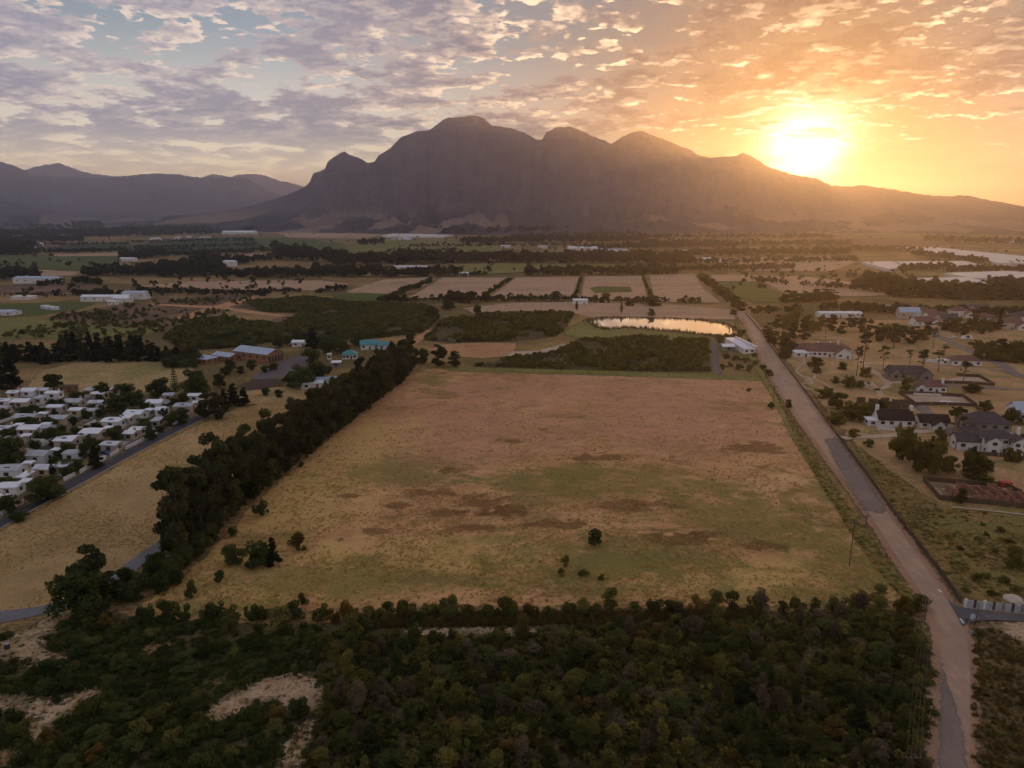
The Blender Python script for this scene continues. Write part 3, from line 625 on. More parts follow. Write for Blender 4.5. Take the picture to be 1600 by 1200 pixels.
M_MAINROAD = asphalt('dusty_tar', (0.35, 0.25, 0.185))
road('main_road', 'long straight road running from the bottom right towards the mountain', RL, RR, M_MAINROAD, 0.36)
RZ = 0.36
M_TARPATCH = ground_mat('bare_tar', [(0.16, 0.13, 0.118), (0.21, 0.17, 0.15), (0.27, 0.21, 0.175)], 0.05, 0.2, 2.0, bump=0.01, grain=0.1, rag=0.3)
patch('bare_tar', 'darker tar showing on the road below the roadside clump', [(1289, 688), (1308, 686), (1318, 700), (1348, 742), (1372, 778), (1384, 800), (1372, 803), (1350, 798), (1322, 752), (1300, 712)], M_TARPATCH, 4.0, z=0.365, cell=0.8)
patch('bare_tar', 'darker tar on the left half of the road at the bottom edge', [(1471, 1040), (1476, 1062), (1490, 1100), (1504, 1150), (1509, 1200), (1510, 1250), (1464, 1250), (1468, 1110)], M_TARPATCH, 1.6, z=0.365, cell=0.5)
road('side_road', 'grey side road leaving the junction to the right', [(1478, 938), (1500, 950), (1540, 958), (1600, 963), (1680, 968)], [(1502, 982), (1520, 974), (1550, 971), (1600, 974), (1680, 979)], M_ASPH, 0.3565)
road('town_road', 'dark tarred road along the edge of the white house settlement', [(-80, 860), (0, 813), (42, 790), (120, 745), (217, 695), (307, 650)], [(-80, 876), (0, 826), (47, 799), (125, 757), (225, 702), (316, 655)], M_ASPH_D, 0.10)
road('bend_road', 'blue grey road bending past the big dark tree at the left edge', [(-60, 958), (0, 955), (40, 951), (88, 942), (130, 922), (182, 892), (215, 868), (250, 845)], [(-60, 982), (0, 974), (50, 964), (100, 952), (140, 934), (190, 908), (228, 880), (262, 852)], M_ASPH_B, 0.11)
road('dam_lane', 'narrow tarred lane beside the long white shed', [(1110, 532), (1112, 545), (1113, 560), (1114, 586)], [(1119, 532), (1121, 545), (1123, 560), (1127, 586)], M_ASPH, 0.352)
for i, (l, r, lb) in enumerate([([(38, 716), (60, 704), (82, 692), (125, 674), (158, 661), (200, 640)], [(44, 722), (68, 709), (90, 697), (132, 680), (166, 666), (208, 644)], 'inner street between the two middle rows of white houses'),
                                ([(-30, 664), (20, 650), (60, 636), (84, 626)], [(-24, 670), (26, 655), (66, 641), (92, 630)], 'back street behind the first rows of white houses')]):
    road('town_street', lb, l, r, M_ASPH_D, 0.09)
# pale kerb line of the town road
a = smooth_line([G(*p) for p in [(-80, 876), (0, 826), (47, 799), (125, 757), (225, 702), (316, 655)]])
kb = MB()
for p, q in zip(a[:-1], a[1:]): kb.obox((p.x + 0.2, p.y), (q.x + 0.2, q.y), 0.3, 0.0, 0.22)
setp(kb.build('kerb', plain('kerb_concrete', (0.34, 0.30, 0.27))), 'pale concrete kerb along the field side of the town road', None, None, 'structure')

# ------------------------------------------------------------------ pond
def pond():
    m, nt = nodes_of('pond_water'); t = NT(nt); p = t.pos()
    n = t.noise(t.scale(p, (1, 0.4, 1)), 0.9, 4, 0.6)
    b = t.principled((0.80, 0.90, 0.98), 0.04, bump=n, bdist=0.003, spec=1.0, metal=0.92)  # reflection cooled by colour: mirror-like metal base tinted against the orange sky
    pts = [(919, 501), (938, 498), (975, 497), (1030, 498), (1080, 500), (1115, 504), (1138, 509), (1151, 518), (1146, 525), (1120, 525), (1090, 522), (1060, 518), (1030, 516), (1000, 513), (975, 512), (950, 515), (938, 512), (926, 506)]
    g = smooth_line([G(*q) for q in pts + pts[:1]], 4)[:-1]
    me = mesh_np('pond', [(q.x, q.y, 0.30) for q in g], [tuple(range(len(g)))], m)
    c0 = sum((Vector((q.x, q.y)) for q in g), Vector((0, 0))) / len(g)
    patch('pond_bank', 'muddy bank ringing the pond', [(c0.x + (q.x - c0.x) * 1.05, c0.y + (q.y - c0.y) * 1.16) for q in g], M_HEATH, 3.0, z=0.29, px=False)
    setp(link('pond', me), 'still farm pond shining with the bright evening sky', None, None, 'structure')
pond()
# ------------------------------------------------------------------ vegetation
def leaf_mat(name, cols, trans=0.30, nscale=0.5):
    m, nt = nodes_of(name); t = NT(nt)
    oi = t.n('ShaderNodeObjectInfo'); p = t.pos(); n = t.noise(p, nscale, 4, 0.6); n2 = t.noise(p, nscale * 7, 2, 0.6)
    f = t.math('ADD', t.math('MULTIPLY', oi.outputs['Random'], 0.42), t.math('ADD', t.math('MULTIPLY', n, 0.38), t.math('MULTIPLY', n2, 0.22)))
    c = t.ramp(f, [(0.25, cols[0]), (0.52, cols[1]), (0.80, cols[2])])
    d = t.n('ShaderNodeBsdfDiffuse'); tr = t.n('ShaderNodeBsdfTranslucent'); ms = t.n('ShaderNodeMixShader'); o = t.n('ShaderNodeOutputMaterial')
    t.l(c, d.inputs[0]); t.l(t.mix(0.5, c, (0.22, 0.20, 0.03)), tr.inputs[0]); ms.inputs[0].default_value = trans
    t.l(d.outputs[0], ms.inputs[1]); t.l(tr.outputs[0], ms.inputs[2]); t.l(ms.outputs[0], o.inputs[0]); return m
ML_GUM = leaf_mat('gum_leaves', [(0.0308, 0.0364, 0.0168), (0.056, 0.0602, 0.0252), (0.098, 0.0924, 0.0364)], 0.22, 0.25)
ML_ROUND = leaf_mat('broad_leaves', [(0.0364, 0.0532, 0.0182), (0.0644, 0.084, 0.028), (0.112, 0.1288, 0.042)], 0.25)
ML_SUNLIT = leaf_mat('sunlit_broad_leaves', [(0.050, 0.054, 0.016), (0.10, 0.095, 0.026), (0.19, 0.165, 0.040)], 0.35)  # copy of the broad leaves with sunlight painted in as brighter yellow green
ML_CON = leaf_mat('conifer_needles', [(0.012, 0.017, 0.009), (0.020, 0.027, 0.013), (0.032, 0.038, 0.016)], 0.12)
ML_PINE = leaf_mat('pine_needles', [(0.042, 0.0504, 0.0196), (0.07, 0.0784, 0.028), (0.1092, 0.1092, 0.0364)], 0.2)
ML_WAT = leaf_mat('wattle_leaves', [(0.040, 0.048, 0.017), (0.098, 0.104, 0.030), (0.25, 0.215, 0.058)], 0.30, 0.30)
ML_SHRUB = leaf_mat('shrub_leaves', [(0.0336, 0.0448, 0.0154), (0.0616, 0.0812, 0.0238), (0.119, 0.1372, 0.042)], 0.28)
ML_SCRUB = leaf_mat('scrub_leaves', [(0.050, 0.058, 0.017), (0.115, 0.120, 0.033), (0.23, 0.21, 0.065)], 0.30, 0.06)
ML_FAR = leaf_mat('far_tree_leaves', [(0.022, 0.026, 0.012), (0.038, 0.042, 0.018), (0.070, 0.070, 0.028)], 0.15, 0.02)
ML_GREY = leaf_mat('grey_brown_leaves', [(0.07, 0.056, 0.0364), (0.126, 0.098, 0.063), (0.196, 0.154, 0.098)], 0.25, 0.4)
ML_RUST = leaf_mat('heath_leaves', [(0.070, 0.050, 0.016), (0.15, 0.098, 0.028), (0.26, 0.165, 0.050)], 0.35, 0.5)
ML_DRY = leaf_mat('dry_grass_blades', [(0.50, 0.32, 0.13), (0.70, 0.49, 0.22), (0.85, 0.66, 0.34)], 0.5, 0.12)
ML_REED = leaf_mat('reed_blades', [(0.10, 0.066, 0.026), (0.16, 0.11, 0.045), (0.22, 0.16, 0.07)], 0.3, 0.2)
M_BARK = plain('bark', (0.075, 0.055, 0.042), 0.95, 0.1, var=0.35); M_PALEBARK = plain('pale_bark', (0.16, 0.115, 0.085), 0.95, 0.1, var=0.3)

def leaves(clumps, n, size, seed, out=0.6, shell=0.55, flat=1.0):
    r = np.random.default_rng(seed); C = np.array(clumps, float)
    w = (C[:, 3] * C[:, 4] * C[:, 5]) ** 0.62; idx = r.choice(len(C), n, p=w / w.sum())
    d = r.normal(size=(n, 3)); d /= np.linalg.norm(d, axis=1)[:, None]
    rad = shell + (1 - shell) * r.random(n) ** 0.6
    P = C[idx, :3] + d * rad[:, None] * C[idx, 3:6]
    nn = d * out + r.normal(size=(n, 3)) * 0.55; nn[:, 2] += 0.25; nn /= np.linalg.norm(nn, axis=1)[:, None]
    a = np.cross(nn, r.normal(size=(n, 3))); a /= np.linalg.norm(a, axis=1)[:, None] + 1e-9; b = np.cross(nn, a)
    s = size * (0.55 + 0.9 * r.random(n))[:, None]; e = (0.5 + 0.5 * r.random(n))[:, None]
    V = np.stack([P - a * s - b * s * e * 0.35, P + b * s * e * -0.9, P + a * s, P + b * s * e], 1).reshape(-1, 3)
    F = np.arange(n * 4).reshape(n, 4); return V, F
class Proto: pass
def proto(crown, leafmat, H, W, trunk=None, barkmat=None):
    p = Proto(); p.H = H; p.W = W
    V, F = crown; p.crown = mesh_np('crown', V, F, leafmat)
    p.trunk = trunk.mesh('trunk', barkmat or M_BARK, True) if trunk else None
    return p
def limbs(seed, H, r0, fork, reach, n, top, lean=0.03):
    r = random.Random(seed); mb = MB(); lx, ly = r.uniform(-lean, lean) * H, r.uniform(-lean, lean) * H
    mb.tube([(0, 0, -0.3), (lx*0.3, ly*0.3, fork*0.5), (lx, ly, fork), (lx*1.2, ly*1.2, top)], [r0, r0*0.8, r0*0.62, r0*0.2], 7)
    for i in range(n):
        a = 2*math.pi*(i + r.random()*0.6)/n; z0 = fork * r.uniform(0.75, 1.1); l = reach * r.uniform(0.6, 1.0)
        mb.tube([(lx, ly, z0), (lx+math.cos(a)*l*0.5, ly+math.sin(a)*l*0.5, z0+(top-z0)*0.45), (lx+math.cos(a)*l, ly+math.sin(a)*l, z0+(top-z0)*0.8)], [r0*0.45, r0*0.3, r0*0.1], 5)
    return mb
def mk_gum(seed):
    r = random.Random(seed); C = []
    for i in range(26):
        z = r.uniform(2.0, 20.5); rr = 4.3 * (1 - abs((z - 11) / 12) ** 2.2) + 0.5; a = r.uniform(0, 6.283); q = rr * r.uniform(0.15, 0.95)
        s = r.uniform(1.3, 2.5) * (0.8 if z > 16 else 1.0); C.append((math.cos(a)*q, math.sin(a)*q, z, s, s, s*r.uniform(0.6, 0.9)))
    return proto(leaves(C, 5200, 0.40, seed, shell=0.4), ML_GUM, 22, 11, limbs(seed, 22, 0.45, 8, 3.5, 6, 18), M_BARK)
def mk_round(seed, mat=None):
    r = random.Random(seed); C = []
    for i in range(30):
        a = r.uniform(0, 6.283); z = r.uniform(1.2, 7.0); rr = 3.3 * math.sqrt(max(0.05, 1 - ((z - 3.6) / 4.0) ** 2)); q = rr * r.uniform(0.05, 1.0)
        s = r.uniform(0.8, 1.6); C.append((math.cos(a)*q, math.sin(a)*q, z, s, s, s*0.85))
    return proto(leaves(C, 4600, 0.25, seed, shell=0.4), mat or ML_ROUND, 8, 8, limbs(seed, 8, 0.28, 1.8, 2.2, 5, 5.5), M_BARK)
def mk_conifer(seed):
    r = random.Random(seed); C = []
    for i in range(46):
        z = r.uniform(0.8, 15.2); rr = 2.9 * (1 - z / 16.2) + 0.25; a = r.uniform(0, 6.283); q = rr * r.uniform(0.35, 0.95)
        s = 0.5 + rr * 0.30; C.append((math.cos(a)*q, math.sin(a)*q, z, s, s, s*0.7))
    return proto(leaves(C, 4000, 0.30, seed), ML_CON, 16, 6, limbs(seed, 16, 0.3, 6, 0.6, 3, 15, 0.0), M_BARK)
def mk_norfolk(seed):
    r = random.Random(seed); C = []
    for k in range(11):
        z = 3 + k * 1.55; rr = 3.0 * (1 - k / 12.5)
        for j in range(6):
            a = j * 1.047 + k * 0.5
            for q in (0.35, 0.7, 1.0): C.append((math.cos(a)*rr*q, math.sin(a)*rr*q, z + q*0.35, 0.55*(1-k/16)+0.1, 0.55*(1-k/16)+0.1, 0.22))
    C.append((0, 0, 19.6, 0.3, 0.3, 0.9))
    return proto(leaves(C, 2200, 0.22, seed, shell=0.3), ML_CON, 20.5, 6.4, limbs(seed, 20, 0.3, 8, 0.3, 3, 19.5, 0.0), M_BARK)
def mk_pine(seed):
    r = random.Random(seed); C = []
    for i in range(12):
        a = r.uniform(0, 6.283); z = r.uniform(12.6, 17.0); rr = 3.4 * (1 - abs(z - 14.2) / 4.5); q = rr * r.uniform(0.2, 0.95); s = r.uniform(0.75, 1.35)
        C.append((math.cos(a)*q, math.sin(a)*q, z, s, s, s*0.55))
    for i in range(3):
        a = r.uniform(0, 6.283); C.append((math.cos(a)*1.8, math.sin(a)*1.8, r.uniform(8.5, 11), 0.7, 0.7, 0.4))
    return proto(leaves(C, 1700, 0.24, seed), ML_PINE, 18, 7, limbs(seed, 18, 0.26, 11, 2.6, 6, 16, 0.05), M_PALEBARK)
def mk_wattle(seed):
    r = random.Random(seed); C = []; nn = r.randint(11, 16); tall = r.uniform(0.85, 1.15)
    for i in range(nn):
        z = r.uniform(0.9, 6.4) * tall; rr = 1.8 * (1 - abs(z / tall - 3.0) / 4.3); a = r.uniform(0, 6.283); q = rr * r.uniform(0.1, 1.0); s = r.uniform(0.5, 1.05)
        C.append((math.cos(a)*q, math.sin(a)*q, z, s, s, s*r.uniform(0.8, 1.35)))
    return proto(leaves(C, 2700, 0.135, seed), ML_WAT if seed % 4 else ML_GREY, 7 * tall, 4.6, limbs(seed, 7, 0.12, 2.2, 1.2, 5, 5.5), M_BARK)
def mk_shrub(seed, mat=None):
    r = random.Random(seed); C = []
    for i in range(13):
        z = r.uniform(0.35, 2.1); rr = 1.45 * math.sqrt(max(0.05, 1 - (z / 2.6) ** 2)); a = r.uniform(0, 6.283); q = rr * r.uniform(0.2, 1.0); s = r.uniform(0.32, 0.66)
        C.append((math.cos(a)*q, math.sin(a)*q, z, s, s, s*0.9))
    return proto(leaves(C, 1800, 0.11, seed), mat or ML_SHRUB, 2.6, 3.7, limbs(seed, 2.6, 0.06, 0.4, 1.1, 6, 1.9), M_BARK)
def mk_cypress(seed):
    C = [(0, 0, 0.6 + k*0.9, max(0.2, 0.85*math.sin((k+1)/11.5*3.1)), max(0.2, 0.85*math.sin((k+1)/11.5*3.1)), 0.7) for k in range(11)]
    return proto(leaves(C, 1300, 0.16, seed), ML_CON, 10.2, 1.9, limbs(seed, 10, 0.12, 3, 0.2, 3, 9, 0.0), M_BARK)
def mk_far(seed, mat, H=8.0, W=8.0, n=330, size=0.75):
    r = random.Random(seed); C = []
    for i in range(9):
        z = r.uniform(0.2, 0.86) * H; rr = W * 0.40 * math.sqrt(max(0.05, 1 - ((z - H*0.42) / (H*0.55)) ** 2)); a = r.uniform(0, 6.283); q = rr * r.uniform(0.2, 1.0); s = W * r.uniform(0.10, 0.20)
        C.append((math.cos(a)*q, math.sin(a)*q, z, s, s, s * 0.9))
    V, F = leaves(C, n, size, seed); return mesh_np('far_crown', V, F, mat)
PR = {'gum': [mk_gum(i) for i in range(5)], 'round': [mk_round(20+i) for i in range(4)], 'conifer': [mk_conifer(40+i) for i in range(3)], 'norfolk': [mk_norfolk(50)],
      'pine': [mk_pine(60+i) for i in range(4)], 'wattle': [mk_wattle(80+i) for i in range(7)], 'shrub': [mk_shrub(100+i) for i in range(5)], 'cypress': [mk_cypress(120)],
      'olive': [mk_round(150+i, ML_SUNLIT) for i in range(3)],  # round crowns again, in the leaf colour brightened as if sunlit
      'rust': [mk_shrub(130+i, ML_RUST) for i in range(2)], 'scrub': [mk_shrub(140+i, ML_SCRUB) for i in range(2)]}
NAME = {'gum': 'eucalyptus_tree', 'round': 'bushy_tree', 'olive': 'sunlit_bushy_tree', 'conifer': 'conifer_tree', 'norfolk': 'norfolk_pine_tree', 'pine': 'tall_pine_tree', 'wattle': 'thicket_tree', 'shrub': 'green_shrub', 'cypress': 'cypress_tree', 'rust': 'rusty_heath_bush', 'scrub': 'field_bush'}
TREES = []
def tree(kind, x, y, h, w, label, group=None, rz=None, z=0.0):
    p = PR[kind][random.randrange(len(PR[kind]))]
    e = empty(NAME[kind], (x, y, z), random.uniform(0, 6.283) if rz is None else rz)
    e.scale = (w / p.W, w / p.W, h / p.H)
    if p.trunk: link('trunk' if kind not in ('shrub', 'rust', 'scrub') else 'stems', p.trunk, e)
    link('crown', p.crown, e)
    setp(e, label, 'shrub' if kind in ('shrub', 'rust', 'scrub') else 'tree', group); TREES.append((x, y, w)); return e
def tree_px(kind, px, py, wpx, hpx, label, group=None):
    if kind == 'round' and px > 1180: kind = 'olive'  # round trees on the sun side take the painted sunlit leaves
    m = M(px, py); g = G(px, py); return tree(kind, g[0], g[1], hpx * m * 1.03, wpx * m, label, group)
def project(x, y, z):
    dx, dy, dz = x, y, z - HC; c = dy * CP - dz * SP; u = dx / c; v = -(dy * SP + dz * CP) / c
    return 800 + u * FPX, 600 + v * FPX

# masses nobody could count: points with instanced bushes
def stuff(name, label, cat, pts, protos, smin, smax, seed=0, zsc=(0.8, 1.2)):
    r = np.random.default_rng(seed); n = len(pts); P = np.asarray(pts, float)
    me = bpy.data.meshes.new(name); me.vertices.add(n); me.vertices.foreach_set('co', P.astype(np.float32).ravel())
    s = r.uniform(smin, smax, n); sc = np.column_stack([s, s, s * r.uniform(*zsc, n)]).astype(np.float32)
    a = me.attributes.new('sc', 'FLOAT_VECTOR', 'POINT'); a.data.foreach_set('vector', sc.ravel())
    a = me.attributes.new('rz', 'FLOAT_VECTOR', 'POINT'); a.data.foreach_set('vector', np.column_stack([np.zeros(n), np.zeros(n), r.uniform(0, 6.283, n)]).astype(np.float32).ravel())
    a = me.attributes.new('pick', 'INT', 'POINT'); a.data.foreach_set('value', r.integers(0, len(protos), n).astype(np.int32))
    o = link(name, me)
    key = 'protos_' + name + str(len(bpy.data.collections)); col = bpy.data.collections.new(key)
    for k, pm in enumerate(protos):
        po = bpy.data.objects.new('seedling_%d' % k, pm); col.objects.link(po)
    ng = bpy.data.node_groups.new('scatter_' + name, 'GeometryNodeTree')
    ng.interface.new_socket('Geometry', in_out='INPUT', socket_type='NodeSocketGeometry'); ng.interface.new_socket('Geometry', in_out='OUTPUT', socket_type='NodeSocketGeometry')
    N = ng.nodes.new; L = ng.links.new
    gi = N('NodeGroupInput'); go = N('NodeGroupOutput'); ip = N('GeometryNodeInstanceOnPoints'); ci = N('GeometryNodeCollectionInfo')
    ci.inputs['Collection'].default_value = col; ci.inputs['Separate Children'].default_value = True; ci.inputs['Reset Children'].default_value = True
    def attr(nm, ty):
        q = N('GeometryNodeInputNamedAttribute'); q.data_type = ty; q.inputs[0].default_value = nm; return q.outputs[0]
    L(gi.outputs[0], ip.inputs['Points']); L(ci.outputs[0], ip.inputs['Instance']); ip.inputs['Pick Instance'].default_value = True
    L(attr('pick', 'INT'), ip.inputs['Instance Index']); L(attr('rz', 'FLOAT_VECTOR'), ip.inputs['Rotation']); L(attr('sc', 'FLOAT_VECTOR'), ip.inputs['Scale'])
    L(ip.outputs[0], go.inputs[0])
    md = o.modifiers.new('scatter', 'NODES'); md.node_group = ng
    setp(o, label, cat, None, 'stuff'); return o
def scatter_poly(poly_px, n, seed, margin=0.0, noise_scale=None, cut=0.0, px=True):
    g = np.array([G(*p) for p in poly_px]) if px else np.array(poly_px, float)
    r = np.random.default_rng(seed); lo, hi = g.min(0), g.max(0); out = []
    tries = 0
    while len(out) < n and tries < 40:
        Q = lo + r.random((n * 2, 2)) * (hi - lo); Q = Q[sdist(Q, g) > margin]
        if noise_scale:
            k = np.array([mnoise.noise((q[0] * noise_scale, q[1] * noise_scale, seed)) for q in Q]); Q = Q[k + r.normal(0, 0.22, len(Q)) > cut]
        out += [tuple(q) for q in Q]; tries += 1
    return [(x, y, 0.0) for x, y in out[:n]]
# ------------------------------------------------------------------ trees and shrubs, one by one
def tuft(seed, n=26, h=0.36, sp=0.42, mat=ML_DRY, w=0.045, lean=0.7):
    r = np.random.default_rng(seed); V = []; F = []
    for i in range(n):
        a = r.uniform(0, 6.283); b = r.uniform(0, sp); x, y = math.cos(a)*b, math.sin(a)*b; hh = h * r.uniform(0.5, 1.1); lx, ly = r.normal(0, lean, 2) * h
        c, s = math.cos(a+1.57)*w, math.sin(a+1.57)*w; k = len(V)
        V += [(x-c, y-s, 0), (x+c, y+s, 0), (x+lx*0.5+c*0.8, y+ly*0.5+s*0.8, hh*0.6), (x+lx, y+ly, hh)]; F.append((k, k+1, k+2, k+3))
    return mesh_np('tuft', V, np.array(F), mat)
TF = [tuft(300 + i) for i in range(4)]; RD = [tuft(310 + i, 30, 1.3, 0.45, ML_REED, 0.05, 0.2) for i in range(3)]; GT = [tuft(320 + i, 26, 0.4, 0.4, ML_SCRUB, 0.05) for i in range(2)]
TF0 = TF + GT
def row_trees():
    line = smooth_line([G(*p) for p in [(268, 880), (330, 828), (400, 764), (480, 702), (560, 642), (615, 600), (638, 574)]], 12)
    L = [0.0]
    for a, b in zip(line[:-1], line[1:]): L.append(L[-1] + (b - a).length)
    n = 30; k = 0; items = []
    for i in range(n):
        for side in (-1, 1):
            s = (i + 0.5 + 0.25 * side) / n * L[-1]; j = int(np.searchsorted(L, s)); j = min(max(j, 1), len(line) - 1)
            p = line[j-1].lerp(line[j], (s - L[j-1]) / max(L[j] - L[j-1], 1e-6)); tn = (line[j] - line[j-1]).normalized()
            q = p + Vector((-tn.y, tn.x, 0)) * side * random.uniform(1.6, 3.4)
            items.append((s, q))
    items.sort(key=lambda t: t[0])
    for k, (s, q) in enumerate(items):
        h = (22.5 - 4.5 * s / L[-1]) * random.uniform(0.80, 1.12); w = random.uniform(8.5, 11.5) * (1 - 0.2 * s / L[-1])
        tree('gum', q.x, q.y, h, w, 'tall dark eucalyptus, %s tree from the near end of the long diagonal row' % ordinal(k + 1), 'eucalyptus row beside the big field')
row_trees()

